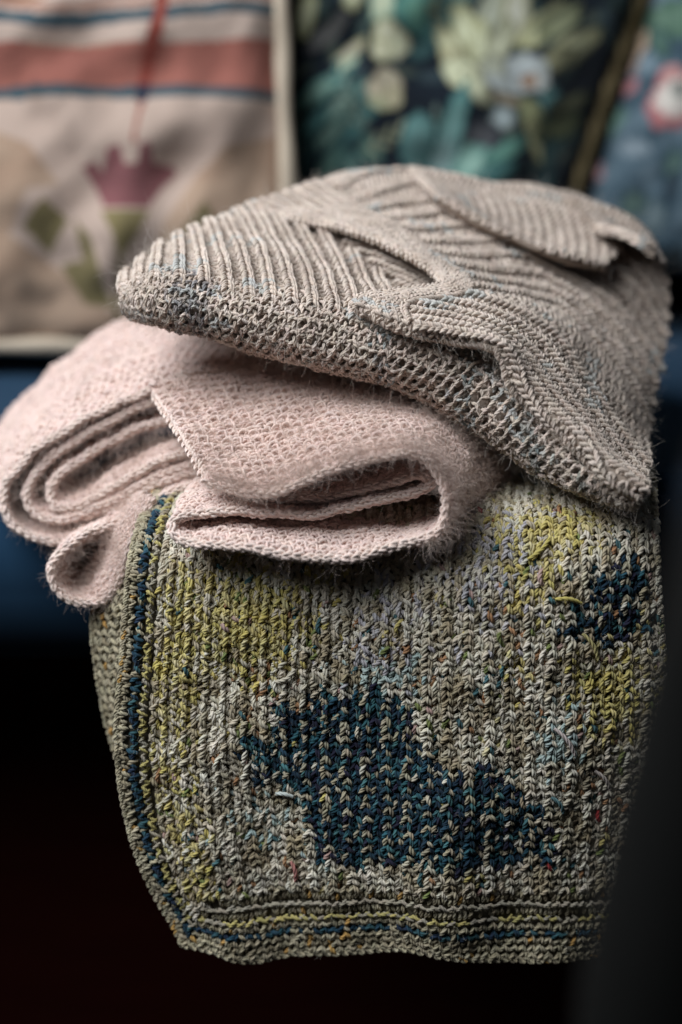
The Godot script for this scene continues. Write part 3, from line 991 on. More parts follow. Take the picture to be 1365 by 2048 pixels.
func blanket_color(u: float, v: float) -> Color:
	# space-dyed yarn: pools of yellow, pale blue, lilac and greige, with flecks
	var k := noise.get_noise_2d(u * 7.0, v * 8.0)
	var k2 := noise.get_noise_2d(u * 16.0 + 40.0, v * 16.0)
	var c := col(214, 205, 186).lerp(col(162, 146, 116), clampf(0.45 + k2 * 1.3, 0.0, 1.0))
	var yellow := near(u, v, 0.23, 0.50, 0.13, 0.085) + near(u, v, 0.80, 0.36, 0.10, 0.05) + 0.9 * near(u, v, 0.90, 0.60, 0.09, 0.07) + 0.7 * near(u, v, 0.76, 0.44, 0.05, 0.05) + 0.6 * near(u, v, 0.10, 0.7, 0.04, 0.3)
	yellow = clampf(yellow + k * 0.35 - 0.08, 0.0, 1.0)
	if rng.randf() < yellow * 1.1:
		c = c.lerp(col(196, 178, 94), rng.randf_range(0.5, 1.0))
	var lilac := near(u, v, 0.49, 0.52, 0.06, 0.06) + 0.8 * near(u, v, 0.66, 0.45, 0.08, 0.07) + 0.5 * near(u, v, 0.65, 0.38, 0.12, 0.04)
	if rng.randf() < lilac * 0.5:
		c = col(182, 176, 178)
	var ice := near(u, v, 0.50, 0.58, 0.06, 0.03) + near(u, v, 0.80, 0.68, 0.04, 0.05) + 0.5 * near(u, v, 0.30, 0.79, 0.10, 0.05)
	if rng.randf() < ice * 0.7:
		c = col(166, 182, 176)
	var rust := 0.008 + 0.14 * near(u, v, 0.28, 0.61, 0.06, 0.04) + 0.10 * near(u, v, 0.54, 0.575, 0.05, 0.04) + 0.12 * near(u, v, 0.86, 0.73, 0.05, 0.04) + 0.06 * near(u, v, 0.72, 0.53, 0.05, 0.05)
	var f := rng.randf()
	if f < rust:
		c = col(168, 122, 84)
	elif f < rust + 0.014:
		c = col(70, 106, 110)
	elif f < rust + 0.024:
		c = col(184, 150, 140)
	elif f < rust + 0.036:
		c = col(118, 128, 70)
	elif f < rust + 0.0363:
		c = col(160, 50, 50)
	return vary(c, 0.14)


func teal_yarn() -> Color:
	return vary([col(40, 74, 92), col(32, 60, 78), col(54, 92, 100), col(36, 52, 74)][rng.randi() % 4], 0.2)


func navy_yarn() -> Color:
	return vary([col(34, 62, 78), col(26, 46, 64), col(46, 92, 102), col(36, 74, 90), col(38, 38, 58), col(66, 110, 114), col(28, 50, 66)][rng.randi() % 7], 0.25)


func in_motif(u: float, v: float) -> float:
	var q := Vector2(u + 0.012 + noise.get_noise_2d(u * 30.0, v * 30.0) * 0.035, v + noise.get_noise_2d(u * 30.0 + 50.0, v * 30.0) * 0.025)
	if Geometry2D.is_point_in_polygon(q, PackedVector2Array([Vector2(0.225, 0.676), Vector2(0.30, 0.661), Vector2(0.30, 0.627), Vector2(0.35, 0.608), Vector2(0.51, 0.598), Vector2(0.555, 0.642), Vector2(0.585, 0.703), Vector2(0.62, 0.722), Vector2(0.72, 0.712), Vector2(0.75, 0.756), Vector2(0.80, 0.786), Vector2(0.83, 0.847), Vector2(0.76, 0.855), Vector2(0.50, 0.866), Vector2(0.365, 0.862), Vector2(0.36, 0.813), Vector2(0.325, 0.745), Vector2(0.25, 0.726)])):
		return 1.0 if rng.randf() < 0.93 else 0.0
	if Geometry2D.is_point_in_polygon(q, PackedVector2Array([Vector2(0.82, 0.525), Vector2(0.84, 0.49), Vector2(0.87, 0.45), Vector2(0.92, 0.425), Vector2(0.99, 0.41), Vector2(0.99, 0.50), Vector2(0.955, 0.55), Vector2(0.93, 0.525), Vector2(0.89, 0.53)])):
		return 1.0 if rng.randf() < 0.72 else 0.0
	return 0.0


# ---------------------------------------------------------------- the pink mohair scarf
func pink(_u: float, _v: float) -> Color:
	return vary(col(226, 198, 187), 0.09)


func pink_pale(_u: float, _v: float) -> Color:
	return vary(col(234, 210, 198), 0.07)


func halo_material() -> StandardMaterial3D:
	var m := yarn_material(0.2)
	m.backlight_enabled = true
	m.backlight = Color(0.8, 0.8, 0.8)
	return m


func average(a: Array, b: Array, t: float, sag := Vector3.ZERO) -> Array:
	var out := []
	for k in a.size():
		out.append(a[k].lerp(b[k], t) + sag)
	return out


func pink_fold(called: String, o: Node3D, back: Array, front: Array, nu: int, reach: float, mats: Array, edge_from := 0.0, edge_to := 1.0, left_edge := false, hair := 700, hair_to := 1.0) -> void:
	# a fold: the sheet runs back from the front selvedge; stitches cover reach of its depth
	var f := Field.new([back, average(back, front, 0.35, Vector3(0, 0.001, 0)), average(back, front, 0.7, Vector3(0, 0.0015, 0)), front], nu, 36, true, false, noise, 0.0020, 40.0)
	var root := part(called, f.slab(0.0012), mats[1], o)
	var bumps: Array = mats[2]
	var b := Batch.new(bumps)
	for q in cells(f, 0.004, 0.996, 1.0 - reach, 0.985, 0.0044, 0.0023):
		for side in [1.0, -1.0]:
			var down := PI if (q[2] % 2 == 0) == (side > 0) else 0.0
			b.add(spot(f, q[0] + jit(0.001), q[1] + jit(0.004), down + jit(0.35), 0.0010 + jit(0.0003) + jit(0.0002), rng.randf_range(0.86, 1.06), side), pink(0, 0), rng.randi())
	for q in cells(f, 0.004, 0.996, 1.0 - reach, 0.985, 0.0040, 0.0026):
		for side in [1.0, -1.0]:
			b.add(spot(f, q[0] + jit(0.002), q[1] + jit(0.006), jit(0.5), 0.0007 + jit(0.0004), rng.randf_range(0.6, 0.85), side, jit(0.3)), pink(0, 0), rng.randi())
	flush(b, "purl_bumps", mats[0], o)
	var e := Batch.new(mats[3])
	chain_edge(f, e, true, 1.0, edge_from, edge_to, 0.0038, 1.0, pink_pale, 0.0009)
	if left_edge:
		chain_edge(f, e, false, 0.0, 0.1, 1.0, 0.0038, 1.0, pink_pale, 0.0009)
	flush(e, "selvedge", mats[0], o)
	var h := Batch.new(mats[4])
	fuzz(f, h, hair, 0.0, hair_to, 1.0 - reach, 1.0, col(238, 214, 200), false)
	fuzz(f, h, hair / 3, 0.0, hair_to, 0.95, 1.0, col(240, 218, 206), false)
	if hair_to < 1.0:
		fuzz(f, h, 120, hair_to, 1.0, 0.9, 1.0, col(240, 218, 206), false)
	flush(h, "mohair_halo", mats[5], o)


func make_scarf() -> void:
	var o := thing("mohair_scarf", "pale pink mohair scarf folded in loops between the taupe shawl and the blanket", "scarf", Vector3(0, 0.005, 0.0))
	var mats := [yarn_material(0.5), cloth(col(210, 178, 166), 0.95, 0.5), arcs(10, 4.9, 2.2, 1.12), grains(6, 5.4, 0.95, 2), tufts(14, 5, 9.0, 0.030), halo_material()]
	# front fold: flap on top, round the right-hand bend and back underneath
	var front := [Vector3(-0.0513, 0.0214, 0.0450), Vector3(-0.0373, 0.0192, 0.0500), Vector3(-0.0217, 0.0208, 0.0530), Vector3(-0.0072, 0.0270, 0.0530), Vector3(0.0081, 0.0330, 0.0530), Vector3(0.0225, 0.0362, 0.0530), Vector3(0.0330, 0.0330, 0.0530), Vector3(0.0391, 0.0253, 0.0540), Vector3(0.0403, 0.0159, 0.0560), Vector3(0.0369, 0.0076, 0.0580), Vector3(0.0264, 0.0021, 0.0610), Vector3(0.0101, -0.0013, 0.0640), Vector3(-0.0081, -0.0022, 0.0660), Vector3(-0.0272, -0.0005, 0.0650), Vector3(-0.0465, 0.0013, 0.0620), Vector3(-0.0607, 0.0023, 0.0580), Vector3(-0.0660, 0.0054, 0.0550), Vector3(-0.0646, 0.0087, 0.0520), Vector3(-0.0570, 0.0107, 0.0500), Vector3(-0.0434, 0.0120, 0.0490), Vector3(-0.0278, 0.0104, 0.0480), Vector3(-0.0122, 0.0094, 0.0480), Vector3(0.0034, 0.0126, 0.0470), Vector3(0.0191, 0.0151, 0.0460), Vector3(0.0308, 0.0179, 0.0450), Vector3(0.0358, 0.0222, 0.0450), Vector3(0.0307, 0.0250, 0.0450), Vector3(0.0191, 0.0215, 0.0440), Vector3(0.0034, 0.0176, 0.0440), Vector3(-0.0123, 0.0142, 0.0430), Vector3(-0.0281, 0.0139, 0.0420)]
	var back := [Vector3(-0.0810, 0.0465, -0.0150), Vector3(-0.0654, 0.0484, -0.0180), Vector3(-0.0474, 0.0497, -0.0200), Vector3(-0.0261, 0.0506, -0.0200), Vector3(-0.0027, 0.0501, -0.0200), Vector3(0.0229, 0.0471, -0.0200), Vector3(0.0433, 0.0410, -0.0200), Vector3(0.0606, 0.0298, -0.0180), Vector3(0.0700, 0.0181, -0.0120), Vector3(0.0699, 0.0082, -0.0040), Vector3(0.0617, 0.0023, 0.0020), Vector3(0.0427, 0.0012, 0.0020), Vector3(0.0165, 0.0022, -0.0020), Vector3(-0.0090, 0.0025, -0.0040), Vector3(-0.0346, 0.0029, -0.0040), Vector3(-0.0535, 0.0044, -0.0020), Vector3(-0.0603, 0.0062, -0.0020), Vector3(-0.0588, 0.0081, -0.0030), Vector3(-0.0515, 0.0093, -0.0040), Vector3(-0.0388, 0.0106, -0.0050), Vector3(-0.0239, 0.0110, -0.0060), Vector3(-0.0090, 0.0110, -0.0060), Vector3(0.0069, 0.0125, -0.0060), Vector3(0.0228, 0.0152, -0.0060), Vector3(0.0355, 0.0176, -0.0060), Vector3(0.0414, 0.0193, 0.0000), Vector3(0.0352, 0.0209, -0.0020), Vector3(0.0217, 0.0182, -0.0040), Vector3(0.0048, 0.0149, -0.0040), Vector3(-0.0133, 0.0124, -0.0050), Vector3(-0.0303, 0.0116, -0.0060)]
	pink_fold("front_fold", o, back, front, 220, 1.0, mats, 0.0, 1.0, true, 3800, 0.33)
	# the folds behind it: outer loop at the left
	var out_f := [Vector3(0.0598, 0.0282, -0.0200), Vector3(0.0469, 0.0382, -0.0240), Vector3(0.0253, 0.0455, -0.0260), Vector3(0.0038, 0.0494, -0.0270), Vector3(-0.0178, 0.0510, -0.0280), Vector3(-0.0393, 0.0514, -0.0280), Vector3(-0.0608, 0.0499, -0.0270), Vector3(-0.0769, 0.0451, -0.0250), Vector3(-0.0941, 0.0374, -0.0220), Vector3(-0.1121, 0.0296, -0.0180), Vector3(-0.1286, 0.0204, -0.0140), Vector3(-0.1405, 0.0100, -0.0100), Vector3(-0.1447, -0.0013, -0.0060), Vector3(-0.1378, -0.0126, -0.0020), Vector3(-0.1241, -0.0175, 0.0020), Vector3(-0.1099, -0.0164, 0.0040), Vector3(-0.0925, -0.0088, 0.0040), Vector3(-0.0765, 0.0012, 0.0020), Vector3(-0.0597, 0.0074, -0.0010), Vector3(-0.0387, 0.0105, -0.0040)]
	var out_b := [Vector3(0.0740, 0.0258, -0.0750), Vector3(0.0582, 0.0378, -0.0850), Vector3(0.0326, 0.0477, -0.0950), Vector3(0.0042, 0.0525, -0.1050), Vector3(-0.0199, 0.0549, -0.1100), Vector3(-0.0443, 0.0559, -0.1150), Vector3(-0.0691, 0.0560, -0.1200), Vector3(-0.0886, 0.0555, -0.1200), Vector3(-0.1108, 0.0510, -0.1200), Vector3(-0.1328, 0.0374, -0.1150), Vector3(-0.1514, 0.0210, -0.1050), Vector3(-0.1649, 0.0061, -0.0950), Vector3(-0.1705, -0.0086, -0.0850), Vector3(-0.1647, -0.0194, -0.0750), Vector3(-0.1485, -0.0212, -0.0650), Vector3(-0.1287, -0.0184, -0.0600), Vector3(-0.1073, -0.0098, -0.0600), Vector3(-0.0861, -0.0014, -0.0600), Vector3(-0.0651, 0.0058, -0.0600), Vector3(-0.0420, 0.0094, -0.0600)]
	pink_fold("outer_fold", o, out_b, out_f, 170, 1.0, mats, 0.0, 1.0, false, 4000)
	var in_f := [Vector3(0.0465, 0.0357, -0.0180), Vector3(0.0166, 0.0436, -0.0220), Vector3(-0.0048, 0.0466, -0.0240), Vector3(-0.0264, 0.0470, -0.0260), Vector3(-0.0437, 0.0459, -0.0270), Vector3(-0.0610, 0.0433, -0.0270), Vector3(-0.0804, 0.0375, -0.0250), Vector3(-0.0986, 0.0297, -0.0210), Vector3(-0.1167, 0.0205, -0.0170), Vector3(-0.1295, 0.0109, -0.0130), Vector3(-0.1353, 0.0011, -0.0090), Vector3(-0.1310, -0.0071, -0.0060), Vector3(-0.1192, -0.0098, -0.0030), Vector3(-0.1027, -0.0036, -0.0020), Vector3(-0.0843, 0.0063, -0.0030), Vector3(-0.0642, 0.0135, -0.0050), Vector3(-0.0451, 0.0162, -0.0070)]
	var in_b := [Vector3(0.0572, 0.0294, -0.0700), Vector3(0.0224, 0.0400, -0.0700), Vector3(-0.0029, 0.0440, -0.0700), Vector3(-0.0270, 0.0454, -0.0700), Vector3(-0.0465, 0.0454, -0.0700), Vector3(-0.0649, 0.0435, -0.0700), Vector3(-0.0858, 0.0384, -0.0700), Vector3(-0.1040, 0.0304, -0.0660), Vector3(-0.1222, 0.0207, -0.0620), Vector3(-0.1354, 0.0111, -0.0580), Vector3(-0.1403, 0.0008, -0.0540), Vector3(-0.1354, -0.0061, -0.0500), Vector3(-0.1236, -0.0083, -0.0470), Vector3(-0.1072, -0.0032, -0.0460), Vector3(-0.0887, 0.0050, -0.0460), Vector3(-0.0684, 0.0115, -0.0480), Vector3(-0.0481, 0.0145, -0.0500)]
	pink_fold("second_fold", o, in_b, in_f, 130, 0.5, mats, 0.0, 1.0, false, 1300)
	var core_f := [Vector3(-0.0437, 0.0276, -0.0220), Vector3(-0.0611, 0.0298, -0.0240), Vector3(-0.0764, 0.0280, -0.0240), Vector3(-0.0914, 0.0249, -0.0220), Vector3(-0.1063, 0.0175, -0.0180), Vector3(-0.1193, 0.0091, -0.0130), Vector3(-0.1255, 0.0011, -0.0090), Vector3(-0.1223, -0.0049, -0.0060), Vector3(-0.1105, -0.0034, -0.0040), Vector3(-0.0951, 0.0056, -0.0040), Vector3(-0.0790, 0.0146, -0.0050), Vector3(-0.0599, 0.0195, -0.0070), Vector3(-0.0453, 0.0198, -0.0100)]
	var core_b := [Vector3(-0.0470, 0.0223, -0.0700), Vector3(-0.0654, 0.0256, -0.0700), Vector3(-0.0817, 0.0242, -0.0700), Vector3(-0.0966, 0.0204, -0.0680), Vector3(-0.1102, 0.0143, -0.0640), Vector3(-0.1223, 0.0068, -0.0580), Vector3(-0.1276, -0.0008, -0.0540), Vector3(-0.1239, -0.0044, -0.0500), Vector3(-0.1132, -0.0022, -0.0480), Vector3(-0.0992, 0.0056, -0.0480), Vector3(-0.0830, 0.0138, -0.0480), Vector3(-0.0639, 0.0175, -0.0500), Vector3(-0.0480, 0.0191, -0.0500)]
	pink_fold("third_fold", o, core_b, core_f, 100, 0.4, mats, 0.0, 1.0, false, 1000)
	var strand_f := [Vector3(-0.0455, 0.0159, -0.0120), Vector3(-0.0646, 0.0142, -0.0100), Vector3(-0.0817, 0.0081, -0.0080), Vector3(-0.0989, -0.0013, -0.0060), Vector3(-0.1117, -0.0065, -0.0040), Vector3(-0.1084, -0.0080, -0.0030), Vector3(-0.0941, -0.0023, -0.0020), Vector3(-0.0789, 0.0062, -0.0020), Vector3(-0.0599, 0.0116, -0.0040), Vector3(-0.0451, 0.0132, -0.0060)]
	var strand_b := [Vector3(-0.0481, 0.0133, -0.0500), Vector3(-0.0686, 0.0114, -0.0500), Vector3(-0.0858, 0.0051, -0.0500), Vector3(-0.1030, -0.0038, -0.0480), Vector3(-0.1143, -0.0087, -0.0460), Vector3(-0.1118, -0.0097, -0.0440), Vector3(-0.0991, -0.0057, -0.0440), Vector3(-0.0830, 0.0021, -0.0440), Vector3(-0.0638, 0.0069, -0.0460), Vector3(-0.0479, 0.0097, -0.0460)]
	pink_fold("fourth_fold", o, strand_b, strand_f, 90, 0.4, mats, 0.0, 1.0, false, 700)
	# long stray hairs
	var stray := Batch.new(tufts(8, 1, 20.0, 0.034))
	for pair in [[front, back, 0.36], [out_f, out_b, 1.0]]:
		fuzz(Field.new([pair[1], average(pair[1], pair[0], 0.5), pair[0]], 120, 20, true), stray, 260, 0.0, pair[2], 0.0, 1.0, col(240, 220, 208), false)
	flush(stray, "stray_hairs", mats[5], o)
	# the end that hangs in a small loop at the lower left
	var tail_f := [Vector3(-0.0637, 0.0074, 0.0020), Vector3(-0.0760, 0.0025, 0.0060), Vector3(-0.0915, -0.0050, 0.0100), Vector3(-0.1069, -0.0107, 0.0140), Vector3(-0.1175, -0.0167, 0.0170), Vector3(-0.1214, -0.0244, 0.0190), Vector3(-0.1177, -0.0326, 0.0210), Vector3(-0.1078, -0.0371, 0.0230), Vector3(-0.0989, -0.0350, 0.0250), Vector3(-0.0912, -0.0236, 0.0260), Vector3(-0.0857, -0.0109, 0.0260), Vector3(-0.0818, -0.0004, 0.0240), Vector3(-0.0786, 0.0063, 0.0180)]
	var tail_b := [Vector3(-0.0653, -0.0011, -0.0350), Vector3(-0.0778, -0.0069, -0.0350), Vector3(-0.0923, -0.0134, -0.0330), Vector3(-0.1067, -0.0194, -0.0300), Vector3(-0.1167, -0.0251, -0.0280), Vector3(-0.1199, -0.0322, -0.0260), Vector3(-0.1187, -0.0379, -0.0220), Vector3(-0.1144, -0.0392, -0.0160), Vector3(-0.1096, -0.0351, -0.0080), Vector3(-0.1034, -0.0230, 0.0000), Vector3(-0.0966, -0.0108, 0.0060), Vector3(-0.0914, -0.0030, 0.0060), Vector3(-0.0859, 0.0034, 0.0020)]
	pink_fold("tail_loop", o, tail_b, tail_f, 80, 1.0, mats, 0.0, 1.0, false, 1300)


# ---------------------------------------------------------------- the taupe shawl
func taupe(u: float, v: float) -> Color:
	var k := noise.get_noise_2d(u * 10.0, v * 10.0 + 30.0)
	var c := col(212, 193, 178).lerp(col(188, 168, 153), clampf(0.4 + k, 0.0, 1.0))
	if noise.get_noise_2d(u * 3.0 + 90.0, v * 4.0) > 0.36 and rng.randf() < 0.6:
		c = c.lerp(col(164, 178, 180), 0.5)
	return vary(c, 0.09)


func taupe_band(u: float, v: float) -> Color:
	var c := taupe(u, v)
	# short lengths of blue-grey and charcoal dye
	for q in [[0.165, 0.055, col(104, 98, 104)], [0.475, 0.02, col(110, 134, 142)], [0.62, 0.025, col(96, 116, 120)], [0.75, 0.025, col(110, 126, 128)], [0.86, 0.02, col(120, 130, 124)]]:
		if absf(u - q[0]) < q[1] * 0.6 + jit(0.01) and rng.randf() < 0.6:
			c = c.lerp(q[2], rng.randf_range(0.35, 0.8))
	return vary(c.darkened(0.06), 0.12)  # whole band darkened: the weaker light on the front is put into its colour


func make_shawl() -> void:
	var o := thing("knitted_shawl", "taupe ribbed wool shawl folded on top of the stack", "shawl", Vector3(0.02, 0.03, 0.0))
	var wool := cloth(col(150, 132, 118), 0.95, 0.35)  # base cloth under the yarn, darkened to paint shade into the stitch holes
	var mat := yarn_material(0.4)
	mat.roughness = 0.68
	mat.metallic_specular = 0.4
	var leg := grains(10, 3.6, 0.86, 3)
	var long_leg := grains(10, 4.3, 0.80, 3)
	var rows := [
		[Vector3(-0.0926, 0.0831, -0.0600), Vector3(-0.0770, 0.0887, -0.0900), Vector3(-0.0559, 0.0926, -0.1200), Vector3(-0.0306, 0.0960, -0.1500), Vector3(0.0045, 0.0973, -0.1700), Vector3(0.0383, 0.0961, -0.1800), Vector3(0.0837, 0.0871, -0.1900), Vector3(0.1315, 0.0741, -0.1800), Vector3(0.1527, 0.0512, -0.1400)],
		[Vector3(-0.0915, 0.0902, -0.0360), Vector3(-0.0740, 0.1017, -0.0560), Vector3(-0.0530, 0.1088, -0.0800), Vector3(-0.0286, 0.1146, -0.1050), Vector3(0.0042, 0.1174, -0.1300), Vector3(0.0361, 0.1154, -0.1400), Vector3(0.0815, 0.1071, -0.1500), Vector3(0.1241, 0.0936, -0.1400), Vector3(0.1425, 0.0707, -0.1000)],
		[Vector3(-0.0917, 0.0899, -0.0270), Vector3(-0.0731, 0.1014, -0.0380), Vector3(-0.0480, 0.1055, -0.0520), Vector3(-0.0191, 0.1041, -0.0600), Vector3(0.0141, 0.1001, -0.0730), Vector3(0.0452, 0.0931, -0.0830), Vector3(0.0766, 0.0848, -0.0850), Vector3(0.1077, 0.0683, -0.0800), Vector3(0.1287, 0.0445, -0.0550)],
		[Vector3(-0.0914, 0.0890, -0.0200), Vector3(-0.0720, 0.0999, -0.0180), Vector3(-0.0431, 0.1000, -0.0200), Vector3(-0.0110, 0.0945, -0.0220), Vector3(0.0185, 0.0894, -0.0280), Vector3(0.0496, 0.0773, -0.0300), Vector3(0.0753, 0.0640, -0.0260), Vector3(0.0978, 0.0461, -0.0140), Vector3(0.1190, 0.0307, 0.0060)],
		[Vector3(-0.0911, 0.0875, -0.0140), Vector3(-0.0714, 0.0956, -0.0020), Vector3(-0.0397, 0.0901, 0.0040), Vector3(-0.0075, 0.0855, 0.0100), Vector3(0.0229, 0.0774, 0.0120), Vector3(0.0522, 0.0691, 0.0140), Vector3(0.0722, 0.0535, 0.0220), Vector3(0.0939, 0.0351, 0.0360), Vector3(0.1137, 0.0223, 0.0480)],
		[Vector3(-0.0901, 0.0836, -0.0100), Vector3(-0.0710, 0.0863, 0.0080), Vector3(-0.0403, 0.0798, 0.0140), Vector3(-0.0084, 0.0731, 0.0210), Vector3(0.0222, 0.0667, 0.0240), Vector3(0.0508, 0.0549, 0.0280), Vector3(0.0737, 0.0399, 0.0390), Vector3(0.0951, 0.0265, 0.0500), Vector3(0.1162, 0.0195, 0.0560)],
		[Vector3(-0.0888, 0.0783, -0.0140), Vector3(-0.0689, 0.0753, 0.0000), Vector3(-0.0381, 0.0674, 0.0050), Vector3(-0.0066, 0.0609, 0.0120), Vector3(0.0241, 0.0525, 0.0150), Vector3(0.0529, 0.0380, 0.0200), Vector3(0.0781, 0.0229, 0.0330), Vector3(0.0997, 0.0154, 0.0430), Vector3(0.1146, 0.0146, 0.0500)],
		[Vector3(-0.0867, 0.0754, -0.0320), Vector3(-0.0688, 0.0724, -0.0320), Vector3(-0.0379, 0.0650, -0.0300), Vector3(-0.0059, 0.0571, -0.0280), Vector3(0.0257, 0.0477, -0.0260), Vector3(0.0555, 0.0321, -0.0220), Vector3(0.0820, 0.0159, -0.0080), Vector3(0.1035, 0.0095, 0.0060), Vector3(0.1173, 0.0097, 0.0220)],
	]
	var f := Field.new(rows, 120, 112, false, false, noise, 0.0016, 30.0)
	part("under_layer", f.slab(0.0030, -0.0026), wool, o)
	# the open honeycomb of the front band
	var v_band := 0.555
	var band := Batch.new(long_leg)
	for q in cells(f, 0.004, 0.997, v_band, 0.97, 0.0041, 0.0027):
		var u: float = q[0]
		var v: float = q[1]
		var up: bool = q[2] % 2 == 0
		band.add(spot(f, u, v, jit(0.35), 0.0012 + jit(0.0005), rng.randf_range(0.8, 1.0), 1.0, jit(0.2)), taupe_band(u, v), rng.randi())
		for s in [-1.0, 1.0]:
			var w := spot(f, u, v, s * (1.05 if up else 2.1) + jit(0.4), 0.0008 + jit(0.0006), rng.randf_range(0.72, 0.95), 1.0, jit(0.3))
			w.origin += w.basis.y * 1000.0 * 0.0014
			band.add(w, taupe_band(u, v), rng.randi())
		if rng.randf() < 0.8:
			band.add(spot(f, u + 0.004, v, jit(1.6), 0.0, 1.0), taupe_band(u, v).darkened(0.1), rng.randi())
	flush(band, "honeycomb_band", mat, o)
	# ribs that run from the band up over the left of the roll
	var ribs := Batch.new(grains(10, 3.9, 0.92, 3))
	var fill := Batch.new(leg)
	var u := 0.012
	while u < 0.50:
		var top := 0.11 if u < 0.34 else lerpf(0.14, 0.40, (u - 0.34) / 0.16)
		var across := 0.001 / maxf(f.du(u, 0.45).length(), 0.02)
		rib(f, ribs, Vector2(u, v_band + 0.035 + jit(0.01)), Vector2(u - 0.012, top), 0.0025, 0.00125, 0.0021, 1.0, taupe)
		rib(f, fill, Vector2(u + 2.6 * across, v_band + 0.02), Vector2(u - 0.012 + 2.6 * across, top), 0.0030, 0.0004, -0.0008, 1.0, taupe)
		u += 8.6 * across
	# where the ribs turn: slanting the other way under the slit
	for k in 11:
		var a := Vector2(0.36 + 0.018 * k, 0.16 + 0.030 * k)
		rib(f, ribs, a, a + Vector2(0.26, 0.10), 0.0023, 0.0007, 0.0012, 0.95, taupe)
	flush(ribs, "ribbed_panel", mat, o)
	for q in cells(f, 0.0, 0.78, 0.10, v_band, 0.0030, 0.0028):
		fill.add(spot(f, q[0], q[1], PI / 2 + jit(0.4), -0.0010, 0.95), taupe(q[0], q[1]), rng.randi())
	flush(fill, "groove_stitches", mat, o)

	# the upper layer, open at its left edge
	var s_rows := [
		[Vector3(-0.0390, 0.0997, -0.1300), Vector3(-0.0126, 0.1046, -0.1500), Vector3(0.0057, 0.1079, -0.1650), Vector3(0.0386, 0.1063, -0.1800), Vector3(0.0729, 0.0996, -0.1850), Vector3(0.1077, 0.0955, -0.1850), Vector3(0.1387, 0.0858, -0.1800), Vector3(0.1542, 0.0681, -0.1600)],
		[Vector3(-0.0389, 0.1133, -0.0880), Vector3(-0.0147, 0.1198, -0.1100), Vector3(0.0042, 0.1244, -0.1280), Vector3(0.0360, 0.1231, -0.1400), Vector3(0.0684, 0.1165, -0.1460), Vector3(0.1031, 0.1126, -0.1460), Vector3(0.1347, 0.1029, -0.1400), Vector3(0.1519, 0.0862, -0.1200)],
		[Vector3(-0.0274, 0.1107, -0.0740), Vector3(-0.0006, 0.1126, -0.0880), Vector3(0.0272, 0.1140, -0.0980), Vector3(0.0509, 0.1107, -0.1050), Vector3(0.0796, 0.1076, -0.1100), Vector3(0.1113, 0.1023, -0.1150), Vector3(0.1386, 0.0916, -0.1150), Vector3(0.1540, 0.0721, -0.1000)],
		[Vector3(0.0038, 0.1063, -0.0560), Vector3(0.0215, 0.1051, -0.0620), Vector3(0.0440, 0.1014, -0.0670), Vector3(0.0669, 0.0965, -0.0720), Vector3(0.0926, 0.0894, -0.0770), Vector3(0.1166, 0.0807, -0.0820), Vector3(0.1382, 0.0695, -0.0880), Vector3(0.1518, 0.0548, -0.0860)],
		[Vector3(0.0262, 0.0999, -0.0400), Vector3(0.0399, 0.0954, -0.0410), Vector3(0.0574, 0.0900, -0.0430), Vector3(0.0776, 0.0835, -0.0470), Vector3(0.0976, 0.0741, -0.0500), Vector3(0.1143, 0.0638, -0.0530), Vector3(0.1313, 0.0512, -0.0580), Vector3(0.1434, 0.0388, -0.0600)],
		[Vector3(0.0417, 0.0891, -0.0140), Vector3(0.0512, 0.0870, -0.0130), Vector3(0.0648, 0.0828, -0.0130), Vector3(0.0805, 0.0754, -0.0150), Vector3(0.0956, 0.0644, -0.0160), Vector3(0.1098, 0.0514, -0.0190), Vector3(0.1241, 0.0369, -0.0250), Vector3(0.1348, 0.0242, -0.0300)],
		[Vector3(0.0079, 0.0871, 0.0080), Vector3(0.0238, 0.0856, 0.0120), Vector3(0.0447, 0.0820, 0.0100), Vector3(0.0648, 0.0754, 0.0120), Vector3(0.0814, 0.0613, 0.0130), Vector3(0.0981, 0.0455, 0.0160), Vector3(0.1127, 0.0314, 0.0180), Vector3(0.1251, 0.0210, 0.0200)],
		[Vector3(0.0062, 0.0863, 0.0180), Vector3(0.0233, 0.0807, 0.0260), Vector3(0.0436, 0.0773, 0.0280), Vector3(0.0616, 0.0734, 0.0320), Vector3(0.0705, 0.0594, 0.0350), Vector3(0.0885, 0.0430, 0.0460), Vector3(0.1021, 0.0308, 0.0550), Vector3(0.1156, 0.0228, 0.0600)],
		[Vector3(0.0068, 0.0842, 0.0150), Vector3(0.0237, 0.0785, 0.0210), Vector3(0.0442, 0.0749, 0.0220), Vector3(0.0619, 0.0698, 0.0260), Vector3(0.0700, 0.0552, 0.0290), Vector3(0.0880, 0.0387, 0.0390), Vector3(0.1018, 0.0267, 0.0480), Vector3(0.1151, 0.0193, 0.0540)],
	]
	var g := Field.new(s_rows, 110, 120, true, false, noise, 0.0018, 26.0)
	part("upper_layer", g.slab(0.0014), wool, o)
	var rows_b := Batch.new(leg)
	# a garter border along the open edge, then ribs across
	for k in 6:
		var uu: float = 0.012 + 0.022 * k
		rib(g, rows_b, Vector2(uu, 0.12), Vector2(uu, 0.99), 0.0023, 0.0009, 0.0022, 1.0, taupe)
	for q in cells(g, 0.0, 1.0, 0.11, 0.99, 0.0026, 0.0024):
		if rng.randf() < 0.96:
			rows_b.add(spot(g, q[0], q[1], (0.5 if q[3] % 2 else -0.5) + jit(0.2), 0.0008, 0.98), taupe(q[0], q[1]), rng.randi())
